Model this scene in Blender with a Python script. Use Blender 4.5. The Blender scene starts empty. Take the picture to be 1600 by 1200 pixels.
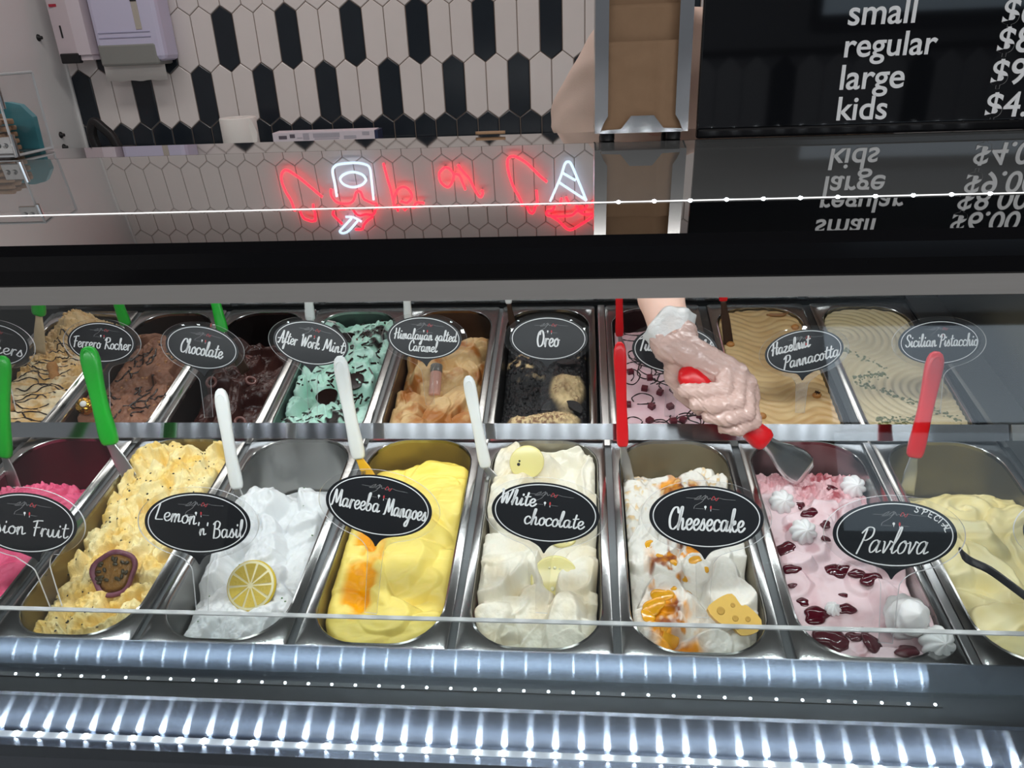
import bpy, bmesh, math, random
import numpy as np
from mathutils import Vector, Matrix

S = bpy.context.scene
COL = S.collection
ZF = 0.95                      # height of the display plane above the shop floor

# ------------------------------------------------------------------ camera
CAM = np.array([.134, -.5927, .57157])
FPX = 1201.3
_yaw, _pit, _rol = .098, .4303, -.0431


def _axes():
    cy, sy, cp, sp = math.cos(_yaw), math.sin(_yaw), math.cos(_pit), math.sin(_pit)
    f = np.array([-sy * cp, cy * cp, -sp]); r = np.array([cy, sy, 0.]); u = np.cross(r, f)
    cr, sr = math.cos(_rol), math.sin(_rol)
    return r * cr + u * sr, -r * sr + u * cr, f


CR, CU, CF = _axes()
cam = bpy.data.cameras.new('camera')
cam_o = bpy.data.objects.new('camera', cam); COL.objects.link(cam_o)
cam.sensor_width = 36; cam.lens = 36 * FPX / 1600; cam.clip_start = .02
m4 = Matrix.Identity(4)
for i in range(3):
    m4[i][0], m4[i][1], m4[i][2], m4[i][3] = CR[i], CU[i], -CF[i], CAM[i] + (ZF if i == 2 else 0)
cam_o.matrix_world = m4
S.camera = cam_o

# ------------------------------------------------------------------ light, exposure
S.view_settings.view_transform = 'Standard'
S.view_settings.look = 'None'
S.view_settings.gamma = 1
S.view_settings.use_curve_mapping = False
S.view_settings.exposure = 0.0
W = bpy.data.worlds.new('world'); S.world = W; W.use_nodes = True
W.node_tree.nodes['Background'].inputs[0].default_value = (.55, .58, .62, 1)
W.node_tree.nodes['Background'].inputs[1].default_value = .12


def area(name, loc, sx, sy, power, col=(1, 1, 1), rot=(0, 0, 0), spread=180):
    l = bpy.data.lights.new(name, 'AREA'); l.shape = 'RECTANGLE'; l.size = sx; l.size_y = sy
    l.energy = power; l.color = col; l.spread = math.radians(spread)
    o = bpy.data.objects.new(name, l); COL.objects.link(o)
    o.location = (loc[0], loc[1], loc[2] + ZF); o.rotation_euler = rot
    return o


# ceiling fittings over the service aisle and over the customers
area('aisle_lamp', (-.4, 1.45, 1.70), 2.6, .25, 14.5, (1, .96, .92))
area('shop_lamp', (.4, -1.6, 1.70), 2.6, .5, 42, (1, .98, .96))
# LED bars of the display case: under the front lip of the canopy and under its rear edge
for _i, _x in enumerate(np.arange(-.76, .60, .036)):
    area('canopy_led_lamp', (_x, .080, .336), .006, .012, 2.35 / 38, (.93, .97, 1), (math.radians(14), 0, 0))
# LED tapes along the front lip and the base
area('front_tape_lamp', (-.05, -.0290, -.0215), 1.05, .004, .10, (.72, .84, 1), (math.radians(115), 0, 0))
area('lower_tape_lamp', (-.03, -.0715, -.0700), 1.10, .004, .05, (.72, .84, 1), (math.radians(115), 0, 0))
area('canopy_rear_lamp', (.0, .40, .400), 1.5, .02, 1.9, (.95, .98, 1), (math.radians(6), 0, 0))

# ------------------------------------------------------------------ geometry of the place (metres, display plane z = 0)
A1, A2 = math.radians(9.06), math.radians(13.83)     # tilt of the front and back row of pans
WALL_Y = 2.3985
TA, TH, TT = .0793, .2231, .0293                      # picket tile: width, height, point
TX0, TZ0 = -1.7516, .5021
SH_Z, SH_B, SH_S = .4408, .5186, .4069                # flat shelf on the canopy
B1 = math.radians(4.5); B2 = math.radians(5.6)        # slope of the two canopy panes
K_Y = .1398; K_Z = SH_Z - math.tan(B1) * (SH_S - K_Y)
L_Y = .0560; L_Z = K_Z - math.tan(B2) * (K_Y - L_Y)


def ray(px, py):
    d = CF * FPX + CR * (px - 800) - CU * (py - 600)
    return d / np.linalg.norm(d)


def hitY(px, py, Y):
    d = ray(px, py); return CAM + d * (Y - CAM[1]) / d[1]


def hitX(px, py, X):
    d = ray(px, py); return CAM + d * (X - CAM[0]) / d[0]


def hitZ(px, py, Z):
    d = ray(px, py); return CAM + d * (Z - CAM[2]) / d[2]


def hitP(px, py, P, n):
    d = ray(px, py); P = np.asarray(P, float); n = np.asarray(n, float)
    return CAM + d * (((P - CAM) @ n) / (d @ n))


def atD(px, py, D):
    return CAM + (CF + CR * (px - 800) / FPX - CU * (py - 600) / FPX) * D


def Rx(a):
    c, s = math.cos(a), math.sin(a)
    return np.array([[1, 0, 0], [0, c, -s], [0, s, c]])


RF, RB = Rx(A1), Rx(A2)
BACK0 = RF @ np.array([0, .40, -.0127])
FRONT = (np.zeros(3), RF)
BACK = (BACK0, RB)


def on_plane(px, py, frame, w=0.):
    """local (x, v) where the line of sight meets the plane at height w of a pan row"""
    o, R = frame
    n = R[:, 2]
    p = hitP(px, py, o + n * w, n)
    return R.T @ (p - o)


# ------------------------------------------------------------------ helpers
def srgb(*c):
    out = []
    for x in c:
        x = x / 255.
        out.append(x / 12.92 if x <= .04045 else ((x + .055) / 1.055) ** 2.4)
    return tuple(out)


FRM = {}


def put_props(o, label=None, cat=None, group=None, kind=None):
    if label: o['label'] = label
    if cat: o['category'] = cat
    if group: o['group'] = group
    if kind: o['kind'] = kind
    return o


def root(name, loc, R=None, label=None, cat=None, group=None, kind=None):
    o = bpy.data.objects.new(name, None); COL.objects.link(o)
    o.empty_display_size = .02
    R = np.eye(3) if R is None else R
    M = Matrix([list(R[i]) + [loc[i] + (ZF if i == 2 else 0)] for i in range(3)] + [[0, 0, 0, 1]])
    o.matrix_world = M
    FRM[o.name] = (np.asarray(loc, float), np.asarray(R, float))
    return put_props(o, label, cat, group, kind)


def mesh(name, V, F, mats, parent=None, smooth=False, mi=None, local=False, col=None, base=True, frame=None):
    """one mesh object. V in world coordinates (display frame), or in the parent's own when local"""
    V = np.asarray(V, float).reshape(-1, 3)
    me = bpy.data.meshes.new(name)
    if not isinstance(mats, (list, tuple)): mats = [mats]
    loc = np.zeros(3); R = np.eye(3)
    if parent is not None:
        pl, pR = FRM[parent.name]
        if not local: V = (V - pl) @ pR
    elif frame is not None:
        loc, R = frame
        if not local: V = (V - loc) @ R
    elif base:
        lo, hi = V.min(0), V.max(0)
        loc = np.array([(lo[0] + hi[0]) / 2, (lo[1] + hi[1]) / 2, lo[2]]); V = V - loc
    if isinstance(F, np.ndarray):
        nf, k = F.shape
        me.vertices.add(len(V)); me.vertices.foreach_set('co', V.astype(np.float32).ravel())
        me.loops.add(nf * k); me.loops.foreach_set('vertex_index', F.astype(np.int32).ravel())
        me.polygons.add(nf); me.polygons.foreach_set('loop_start', np.arange(0, nf * k, k, dtype=np.int32))
        me.update(calc_edges=True); me.validate()
    else:
        me.from_pydata(V.tolist(), [], F)
    for m in mats: me.materials.append(m)
    if mi is not None: me.polygons.foreach_set('material_index', np.asarray(mi, np.int32))
    if smooth: me.polygons.foreach_set('use_smooth', np.ones(len(me.polygons), bool))
    if col is not None:
        a = me.attributes.new('Col', 'FLOAT_COLOR', 'POINT')
        c = np.ones((len(V), 4), np.float32); c[:, :3] = col
        a.data.foreach_set('color', c.ravel())
    me.update()
    o = bpy.data.objects.new(name, me); COL.objects.link(o)
    if parent is not None:
        o.parent = parent
        FRM[o.name] = FRM[parent.name]
        return o
    o.matrix_world = Matrix([list(R[i]) + [loc[i] + (ZF if i == 2 else 0)] for i in range(3)] + [[0, 0, 0, 1]])
    FRM[o.name] = (np.asarray(loc, float), np.asarray(R, float))
    return o


class MB:
    """collects shapes into one mesh"""
    def __init__(s): s.V = []; s.F = []; s.M = []; s.n = 0

    def add(s, V, F, m=0):
        V = np.asarray(V, float).reshape(-1, 3)
        s.V.append(V)
        for f in F: s.F.append([int(i) + s.n for i in f]); s.M.append(m)
        s.n += len(V); return s

    def box(s, c, size, R=None, m=0, bev=0.):
        c = np.asarray(c, float); h = np.asarray(size, float) / 2
        if bev <= 0:
            v = np.array([[x, y, z] for x in (-1, 1) for y in (-1, 1) for z in (-1, 1)]) * h
            f = [(0, 1, 3, 2), (4, 6, 7, 5), (0, 4, 5, 1), (2, 3, 7, 6), (0, 2, 6, 4), (1, 5, 7, 3)]
        else:
            bm = bmesh.new(); bmesh.ops.create_cube(bm, size=2)
            for q in bm.verts: q.co = Vector((q.co.x * h[0], q.co.y * h[1], q.co.z * h[2]))
            bmesh.ops.bevel(bm, geom=bm.edges[:], offset=min(bev, h.min() * .95), segments=2, affect='EDGES', profile=.5)
            bm.verts.index_update()
            v = np.array([q.co[:] for q in bm.verts]); f = [[q.index for q in p.verts] for p in bm.faces]; bm.free()
        if R is not None: v = v @ np.asarray(R).T
        return s.add(v + c, f, m)

    def tube(s, P, r, n=8, m=0, closed=False, flat=None):
        P = np.asarray(P, float); k = len(P)
        r = np.broadcast_to(np.asarray(r, float), (k,))
        T = np.gradient(P, axis=0)
        if closed: T = (np.roll(P, -1, 0) - np.roll(P, 1, 0))
        T /= np.linalg.norm(T, axis=1)[:, None] + 1e-12
        a = np.array([0, 0, 1.]) if abs(T[0][2]) < .9 else np.array([1., 0, 0])
        V = []; nn = a - T[0] * (a @ T[0]); nn /= np.linalg.norm(nn)
        for i in range(k):
            nn = nn - T[i] * (nn @ T[i]); nn /= np.linalg.norm(nn) + 1e-12
            b = np.cross(T[i], nn)
            for j in range(n):
                t = 2 * math.pi * j / n
                V.append(P[i] + r[i] * (math.cos(t) * nn + math.sin(t) * b))
        F = []
        for i in range(k if closed else k - 1):
            i2 = (i + 1) % k
            for j in range(n): F.append((i * n + j, i * n + (j + 1) % n, i2 * n + (j + 1) % n, i2 * n + j))
        if not closed: F.append(tuple(range(n - 1, -1, -1))); F.append(tuple((k - 1) * n + j for j in range(n)))
        return s.add(V, F, m)

    def lathe(s, prof, c=(0, 0, 0), R=None, n=24, m=0, sx=1., sy=1., fn=None):
        V = []; F = []; k = len(prof)
        for (r, z) in prof:
            for j in range(n):
                t = 2 * math.pi * j / n; rr = r * (fn(t, z) if fn else 1)
                V.append((rr * math.cos(t) * sx, rr * math.sin(t) * sy, z))
        V = np.array(V)
        for i in range(k - 1):
            for j in range(n): F.append((i * n + j, i * n + (j + 1) % n, (i + 1) * n + (j + 1) % n, (i + 1) * n + j))
        F.append(tuple(range(n - 1, -1, -1))); F.append(tuple((k - 1) * n + j for j in range(n)))
        if R is not None: V = V @ np.asarray(R).T
        return s.add(V + np.asarray(c, float), F, m)

    def prism(s, poly, o, e1, e2, n, d0, d1, m=0, mside=None):
        """polygon in the plane (o, e1, e2), from depth d0 to d1 along n"""
        o, e1, e2, n = [np.asarray(q, float) for q in (o, e1, e2, n)]
        k = len(poly)
        V = [o + e1 * x + e2 * y + n * d0 for x, y in poly] + [o + e1 * x + e2 * y + n * d1 for x, y in poly]
        s.add(V, [tuple(range(k - 1, -1, -1)), tuple(range(k, 2 * k))] + [], m)
        b = s.n - 2 * k
        for i in range(k):
            j = (i + 1) % k
            s.F.append([b + i, b + j, b + k + j, b + k + i]); s.M.append(m if mside is None else mside)
        return s

    def build(s, name, mats, parent=None, smooth=False, **k):
        o = mesh(name, np.concatenate(s.V), s.F, mats, parent, smooth, s.M, **k)
        if smooth == 'auto':
            o.data.set_sharp_from_angle(angle=math.radians(40))
        return o


def smoothline(P, k=6, closed=False):
    P = np.asarray(P, float); n = len(P)
    if n < 3: return P
    out = []
    for i in range(n if closed else n - 1):
        if closed: a, b, c, d = P[(i - 1) % n], P[i], P[(i + 1) % n], P[(i + 2) % n]
        else: a, b, c, d = P[max(i - 1, 0)], P[i], P[i + 1], P[min(i + 2, n - 1)]
        for t in np.arange(k) / k:
            out.append(.5 * (2 * b + (c - a) * t + (2 * a - 5 * b + 4 * c - d) * t * t + (3 * b - a - 3 * c + d) * t ** 3))
    if not closed: out.append(P[-1])
    return np.array(out)


# ---- materials
def mat(name, col, rough=.5, metal=0., bump=0., bscale=200., trans=0., emit=None, estr=0., coat=0., sss=0., aniso=0., tangent=None, vary=.0, spec=.5, ior=1.45, stretch=None):
    m = bpy.data.materials.new(name); m.use_nodes = True
    nt = m.node_tree; b = nt.nodes['Principled BSDF']
    b.inputs['Base Color'].default_value = (*col, 1)
    b.inputs['Roughness'].default_value = rough
    b.inputs['Metallic'].default_value = metal
    b.inputs['IOR'].default_value = ior
    b.inputs['Specular IOR Level'].default_value = spec
    b.inputs['Transmission Weight'].default_value = trans
    b.inputs['Coat Weight'].default_value = coat
    b.inputs['Coat Roughness'].default_value = .05
    if sss:
        b.inputs['Subsurface Weight'].default_value = sss
        b.inputs['Subsurface Radius'].default_value = (1, .7, .5)
        b.inputs['Subsurface Scale'].default_value = .004
    if emit:
        b.inputs['Emission Color'].default_value = (*emit, 1); b.inputs['Emission Strength'].default_value = estr
    if aniso:
        b.inputs['Anisotropic'].default_value = aniso
        if tangent:
            c = nt.nodes.new('ShaderNodeCombineXYZ')
            for i in range(3): c.inputs[i].default_value = tangent[i]
            nt.links.new(c.outputs[0], b.inputs['Tangent'])
    if bump or vary:
        tc = nt.nodes.new('ShaderNodeTexCoord'); no = nt.nodes.new('ShaderNodeTexNoise')
        no.inputs['Scale'].default_value = bscale; no.inputs['Detail'].default_value = 4
        if stretch:
            mp = nt.nodes.new('ShaderNodeMapping'); mp.inputs['Scale'].default_value = stretch
            nt.links.new(tc.outputs['Object'], mp.inputs[0]); nt.links.new(mp.outputs[0], no.inputs['Vector'])
        else:
            nt.links.new(tc.outputs['Object'], no.inputs['Vector'])
        if bump:
            bu = nt.nodes.new('ShaderNodeBump'); bu.inputs['Strength'].default_value = bump; bu.inputs['Distance'].default_value = .002
            nt.links.new(no.outputs[0], bu.inputs['Height']); nt.links.new(bu.outputs[0], b.inputs['Normal'])
        if vary:
            mx = nt.nodes.new('ShaderNodeMix'); mx.data_type = 'RGBA'
            mx.inputs[6].default_value = (*[c * (1 - vary) for c in col], 1)
            mx.inputs[7].default_value = (*[min(1, c * (1 + vary)) for c in col], 1)
            nt.links.new(no.outputs[0], mx.inputs[0]); nt.links.new(mx.outputs[2], b.inputs['Base Color'])
    return m


def glassy(name, tint=(1, 1, 1), refl=.06, rough=0.02, body=(1, 1, 1), bodyamt=0.):
    """thin clear sheet: transparent with a Fresnel gloss and, if wanted, a little milky body"""
    m = bpy.data.materials.new(name); m.use_nodes = True; nt = m.node_tree
    for n in list(nt.nodes): nt.nodes.remove(n)
    out = nt.nodes.new('ShaderNodeOutputMaterial'); tr = nt.nodes.new('ShaderNodeBsdfTransparent')
    gl = nt.nodes.new('ShaderNodeBsdfGlossy'); gl.inputs['Roughness'].default_value = rough
    tr.inputs[0].default_value = (*tint, 1)
    lw = nt.nodes.new('ShaderNodeLayerWeight'); lw.inputs[0].default_value = .5
    pw = nt.nodes.new('ShaderNodeMath'); pw.operation = 'POWER'; pw.inputs[1].default_value = 5
    ma = nt.nodes.new('ShaderNodeMath'); ma.operation = 'MULTIPLY_ADD'; ma.inputs[1].default_value = .8; ma.inputs[2].default_value = refl
    mx = nt.nodes.new('ShaderNodeMixShader')
    nt.links.new(lw.outputs['Facing'], pw.inputs[0]); nt.links.new(pw.outputs[0], ma.inputs[0]); nt.links.new(ma.outputs[0], mx.inputs[0])
    last = tr.outputs[0]
    if bodyamt:
        df = nt.nodes.new('ShaderNodeBsdfDiffuse'); df.inputs[0].default_value = (*body, 1)
        m2 = nt.nodes.new('ShaderNodeMixShader'); m2.inputs[0].default_value = bodyamt
        nt.links.new(tr.outputs[0], m2.inputs[1]); nt.links.new(df.outputs[0], m2.inputs[2]); last = m2.outputs[0]
    nt.links.new(last, mx.inputs[1]); nt.links.new(gl.outputs[0], mx.inputs[2])
    nt.links.new(mx.outputs[0], out.inputs[0])
    return m


def gelato_mat(name, rough=.38, bump=.25, bscale=900., sss=.10, spec=.4):
    m = mat(name, (1, 1, 1), rough, bump=bump, bscale=bscale, sss=sss, spec=spec)
    nt = m.node_tree; a = nt.nodes.new('ShaderNodeAttribute'); a.attribute_name = 'Col'
    nt.links.new(a.outputs['Color'], nt.nodes['Principled BSDF'].inputs['Base Color'])
    return m


M = {}
M['steel'] = mat('brushed_steel', (.50, .505, .51), .26, 1, bump=.02, bscale=60, stretch=(1, 8, 8))
M['pan_steel'] = mat('pan_steel', (.38, .38, .375), .17, 1, bump=.06, bscale=40)
M['pan_in'] = mat('pan_inner_steel', (.42, .42, .41), .3, 1, bump=.05, bscale=40)
M['led_steel'] = mat('brushed_led_strip_steel', (.46, .51, .60), .24, 1, aniso=1.0, tangent=(0, .7, .7), bump=.015, bscale=30)
M['partition_steel'] = mat('brushed_partition_steel', (.34, .36, .40), .125, 1, aniso=1.0, tangent=(0, .7, .7), bump=.01, bscale=20)
M['dark_steel'] = mat('dark_ledge_steel', (.13, .14, .145), .3, .9, bump=.03, bscale=30)
M['chrome'] = mat('chrome', (.80, .80, .80), .14, 1, vary=.03)
M['black_gloss'] = mat('black_gloss', (.005, .005, .006), .12, 0, vary=.1, bscale=5, spec=.22)
M['black'] = mat('black_satin', (.012, .012, .013), .45, 0, bump=.02)
M['grey_alu'] = mat('grey_clamp', (.30, .29, .28), .5, 0, vary=.06, bscale=12, stretch=(1, 20, 20))
M['mirror_grey'] = mat('smoked_mirror_pane', (.60, .595, .585), .015, 1, vary=.02, bscale=3)
_nt = M['mirror_grey'].node_tree; _df = _nt.nodes.new('ShaderNodeBsdfDiffuse'); _df.inputs[0].default_value = (.32, .33, .33, 1)
_mx = _nt.nodes.new('ShaderNodeMixShader'); _mx.inputs[0].default_value = .27
_nt.links.new(_nt.nodes['Principled BSDF'].outputs[0], _mx.inputs[1]); _nt.links.new(_df.outputs[0], _mx.inputs[2]); _nt.links.new(_mx.outputs[0], _nt.nodes['Material Output'].inputs[0])
M['mirror_dark'] = mat('dark_mirror_pane', (.42, .415, .405), .015, 1, vary=.02, bscale=3)
M['shelf_mirror'] = mat('polished_shelf', (.58, .57, .56), .03, 1, vary=.02, bscale=3)
M['glass'] = glassy('case_glass', (.97, .985, .98), refl=.03)
M['glass_low'] = glassy('low_glass', (.88, .90, .90), refl=.04)
M['glass_edge'] = mat('glass_edge', (.42, .46, .46), .2, vary=.05)
M['acrylic'] = glassy('clear_acrylic', (.97, .97, .97), refl=.022, body=(.7, .72, .74), bodyamt=.012)
M['acrylic_edge'] = mat('acrylic_edge', (.62, .64, .66), .25, vary=.05, emit=None)
M['sign_black'] = mat('sign_black', (.010, .011, .014), .32, bump=.01, vary=.05, bscale=30)
M['sign_white'] = mat('sign_white_print', (.82, .83, .84), .5, vary=.04, bscale=400)
M['sign_grey'] = mat('sign_grey_print', (.30, .30, .31), .5, vary=.05, bscale=300)
M['sign_red'] = mat('sign_red_print', (.55, .05, .06), .5, vary=.05, bscale=300)
M['green'] = mat('green_plastic', srgb(22, 160, 40), .3, bump=.03, sss=.1)
M['white_pl'] = mat('white_plastic', srgb(228, 230, 228), .32, bump=.03, sss=.1)
M['red'] = mat('red_plastic', srgb(216, 22, 30), .3, bump=.02, sss=.1)
M['tile_w'] = mat('white_tile', srgb(226, 219, 216), .18, bump=.04, bscale=14, vary=.03)
M['tile_d'] = mat('dark_tile', srgb(31, 38, 46), .2, bump=.06, bscale=14, vary=.15)
M['grout'] = mat('grout', srgb(140, 126, 116), .9, bump=.1)
M['grout_d'] = mat('dark_grout', srgb(38, 38, 40), .9, bump=.1)
M['wall_white'] = mat('white_wall_panel', srgb(222, 222, 222), .28, vary=.04, bscale=4)
M['wall_grey'] = mat('grey_plaster', srgb(120, 122, 126), .8, bump=.05)
M['wall_dark'] = mat('dark_plaster', srgb(70, 72, 76), .8, bump=.05)
M['wall_front'] = mat('grey_wall_paint', srgb(128, 134, 142), .8, bump=.04)
M['floor'] = mat('floor_tile', srgb(105, 104, 104), .35, vary=.1, bscale=3)
M['ceiling'] = mat('ceiling_paint', srgb(170, 170, 170), .9, bump=.03)
M['disp_white'] = mat('dispenser_white', srgb(206, 203, 228), .3, vary=.02, bscale=5)
M['disp_grey'] = mat('dispenser_grey', srgb(140, 141, 137), .4, vary=.03, bscale=8)
M['soap_white'] = mat('soap_white', srgb(214, 201, 207), .18, vary=.02, bscale=5)
M['paper'] = mat('white_paper', srgb(232, 229, 224), .85, bump=.08, bscale=150)
M['kraft'] = mat('kraft_paper', srgb(150, 120, 93), .85, bump=.12, bscale=90, vary=.07)
M['wood'] = mat('pale_wood', srgb(180, 142, 108), .6, bump=.1, bscale=60, vary=.18, stretch=(30, 30, 3))
M['teal'] = mat('teal_plastic', srgb(40, 150, 165), .4, vary=.05)
M['shirt'] = mat('beige_cotton', srgb(240, 214, 200), .9, bump=.15, bscale=500)
M['trouser'] = mat('black_trouser', srgb(20, 20, 22), .9, bump=.15, bscale=400)
M['skin'] = mat('skin', srgb(232, 190, 172), .5, bump=.06, bscale=300, sss=.25, vary=.04)
M['hair'] = mat('dark_hair', srgb(38, 28, 22), .5, bump=.4, bscale=300)
M['led'] = mat('led_lens', (.9, .95, 1), .3, emit=(.86, .93, 1), estr=46)
M['led_tape'] = mat('led_tape', (.78, .80, .82), .4, vary=.05)
M['led_line'] = mat('led_line', (.9, .95, 1), .3, emit=(1, .98, .94), estr=1.25)
M['neon_red'] = mat('neon_red', (.9, .03, .05), .3, emit=(1, .015, .035), estr=5)
M['neon_white'] = mat('neon_white', (.8, .9, 1), .3, emit=(.55, .75, 1), estr=2.3)
M['window'] = mat('daylight_pane', (.6, .7, .8), .1, emit=(.72, .86, 1), estr=2.4)
M['window_low'] = mat('street_pane', (.5, .6, .7), .1, emit=(.66, .84, 1), estr=1.0)
M['board_text'] = mat('board_lettering', (.86, .87, .88), .5, vary=.03, bscale=100)


# ------------------------------------------------------------------ the room
def structure(mb, name, mats, **k):
    o = mb.build(name, mats, **k); o['kind'] = 'structure'; return o


ZFL, ZCE = -.95, 1.75
XL, XR, YF = -1.795, 3.2, -3.4
b = MB(); b.box(((XL + XR) / 2, -.5, ZFL - .05), (XR - XL + .2, 6, .1)); structure(b, 'floor', M['floor'])
b = MB(); b.box(((XL + XR) / 2, -.5, ZCE + .05), (XR - XL + .2, 6, .1)); structure(b, 'ceiling', M['ceiling'])
b = MB(); b.box((XL - .05, -.5, .4), (.1, 5.9, 2.7)); structure(b, 'wall_left', M['wall_white'])
b = MB(); b.box((XR + .05, -.5, .4), (.1, 5.9, 2.7)); structure(b, 'wall_right', M['wall_grey'])


def hex_tile(mb, cx, cz, y, a, h, t, m, sgn=-1, gap=.0032, th=.004, bev=.0025):
    """a picket tile standing proud of the wall plane y"""
    def ol(g): return [(0, h / 2 - g * 1.2), (a / 2 - g, h / 2 - t - g * .3), (a / 2 - g, -h / 2 + t + g * .3),
                       (0, -h / 2 + g * 1.2), (-a / 2 + g, -h / 2 + t + g * .3), (-a / 2 + g, h / 2 - t - g * .3)]
    V = []
    for g, d in ((gap / 2, 0), (gap / 2, th * .6), (gap / 2 + bev, th)):
        V += [(cx + x, y + sgn * d, cz + z) for x, z in ol(g)]
    F = [tuple(12 + i for i in range(6))]
    for k in (0, 6):
        for i in range(6): F.append((k + i, k + (i + 1) % 6, k + 6 + (i + 1) % 6, k + 6 + i))
    mb.add(V, F, m)


b = MB(); b.box(((XL + XR) / 2, WALL_Y + .05, .4), (XR - XL, .1, 2.7), m=0)
pitch = TH - TT
for r in range(-2, 8):
    top = TZ0 + (1 - r) * 0 + r * pitch                 # row 0 has its points at TZ0, row 1 above it ...
    half = .5 if r % 2 else 0.
    for i in range(-1, 44):
        idx = i + half
        cx = TX0 + idx * TA
        if cx > 1.7: break
        if r == 0: dark = (i % 3 == 0)
        elif r == 1: dark = (i % 3 == 1)
        elif r < 0: dark = True
        else: dark = False
        hex_tile(b, cx, top - TH / 2, WALL_Y, TA, TH, TT, 2 if dark else 1)
structure(b, 'wall_back', [M['grout'], M['tile_w'], M['tile_d']])
b = MB(); b.box((XL + .004, WALL_Y - .006, .4), (.010, .014, 2.7), bev=.003); structure(b, 'trim_1', M['wall_white'])
# seam cover and screw caps of the white panels on the left wall are built below as things

# customer side: dark picket-tile dado under a rail, with a shop window to the right of it
b = MB()
b.box(((XL + XR) / 2, YF - .05, .4), (XR - XL, .1, 2.7), m=0)
da, dh, dt = .15, .52, .075
for i in range(0, 34):
    for r in range(0, 3):
        cx = XL + .08 + (i + .5 * (r % 2)) * da
        if cx > XR - .08: continue
        hex_tile(b, cx, .395 - dh / 2 - r * (dh - dt), YF, da, dh, dt, 2 if (i * 7 + r) % 5 else 1, sgn=1, gap=.008, th=.008, bev=.005)
structure(b, 'wall_front', [M['wall_front'], M['tile_d'], mat('grey_tile', srgb(186, 192, 200), .25, vary=.1, bscale=6)])
b = MB(); b.box(((XL + XR) / 2, YF + .012, .41), (XR - XL, .03, .03), bev=.005); structure(b, 'trim_2', M['grout_d'])
b = MB()
b.box((2.30, YF + .02, 1.42), (1.72, .05, .56), m=0)
wf = structure(b, 'window_1', [M['window']])
b = MB(); b.box((2.30, YF + .02, .84), (1.72, .05, .52)); structure(b, 'window_2', [M['window_low']])
b = MB()
for x in (1.42, 3.17): b.box((x, YF + .04, 1.15), (.05, .06, 1.16))
for z in (.56, 1.12, 1.715): b.box((2.295, YF + .04, z), (1.80, .06, .05))
structure(b, 'window_frame_1', M['black'])

# ------------------------------------------------------------------ the display case
XA, XB = -1.25, .74
case = root('gelato_display_case', (-.1, .3, ZFL), None,
            'long steel and black gelato display case with sloping mirrored top and glass front', 'display case')


def case_part(mb, name, mats, parent=case, **k):
    return mb.build(name, mats, parent, **k)


def quad_strip(mb, P, x0, x1, m=0, th=None):
    """extrude a (Y, Z) outline along X as a closed prism"""
    mb.prism([(y, z) for y, z in P], (x0, 0, 0), (0, 1, 0), (0, 0, 1), (1, 0, 0), 0, x1 - x0, m)


def D1(v, w): p = RF @ np.array([0, v, w]); return (p[1], p[2])
def D2(v, w): p = BACK0 + RB @ np.array([0, v - .40, w]); return (p[1], p[2])


LY = -.0115                                             # face of the front lip
LZ1 = float(np.mean([hitY(x, y, LY)[2] for x, y in ((100, 1004.5), (800, 1018), (1400, 1031))]))
ZB = float(np.mean([hitY(x, y, LY)[2] for x, y in ((0, 1039), (400, 1050), (800, 1058), (1200, 1072), (1500, 1083))]))
YB = float(np.mean([hitZ(x, y, ZB)[1] for x, y in ((0, 1086), (400, 1101), (800, 1112), (1200, 1127), (1500, 1140))]))
ZC = float(np.mean([hitY(x, y, YB)[2] for x, y in ((0, 1136), (400, 1152), (770, 1169))]))
YC = float(np.mean([hitZ(x, y, ZC)[1] for x, y in ((0, 1166), (400, 1180), (800, 1194))]))
# body below the pans
b = MB(); quad_strip(b, [(YB + .004, ZC - .045), (YB + .004, ZFL), (.80, ZFL), (.80, -.05), (.72, -.06), (.03, -.17), (-.03, -.17)], XA, XB)
case_part(b, 'body', M['black'])
# well that the pans hang in
b = MB(); quad_strip(b, [D1(-.0095, -.006), D1(-.0095, -.155), D2(.735, -.155), D2(.735, .012), D2(.728, .012), D2(.728, -.149), D1(-.005, -.149), D1(-.005, -.006)], XA, XB)
case_part(b, 'well', M['dark_steel'])
# front lip with its streaks of light
b = MB(); quad_strip(b, [(LY, LZ1), (LY, ZB), (LY + .0018, ZB), (LY + .0018, LZ1)], XA, .575)
o = case_part(b, 'front_lip', M['led_steel'])
b = MB(); quad_strip(b, [(LY - .0002, LZ1), (LY - .0002, ZB), (LY + .0018, ZB), (LY + .0018, LZ1)], .576, XB); case_part(b, 'lip_end_plate', M['dark_steel'])
b = MB(); quad_strip(b, [(YB, ZB), (YB, ZB - .006), (LY + .0018, ZB - .006), (LY + .0018, ZB)], XA, XB); case_part(b, 'ledge', M['dark_steel'])
b = MB(); quad_strip(b, [(YB - .0015, ZB + .002), (YB - .0015, ZC), (YB + .003, ZC), (YB + .003, ZB + .002)], XA, .54); case_part(b, 'lower_lip', M['led_steel'])
b = MB(); quad_strip(b, [(YB - .001, ZB), (YB - .001, ZC), (YB + .003, ZC), (YB + .003, ZB)], .541, XB); case_part(b, 'lower_lip_end_plate', M['steel'])
b = MB(); quad_strip(b, [(YB, ZC), (YC, ZC), (YC, ZC - .045), (YC + .003, ZC - .045), (YC + .003, ZC - .004), (YB, ZC - .004)], XA, XB); case_part(b, 'base_profile', M['led_steel'])

# led strips
LEDM = {}


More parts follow.
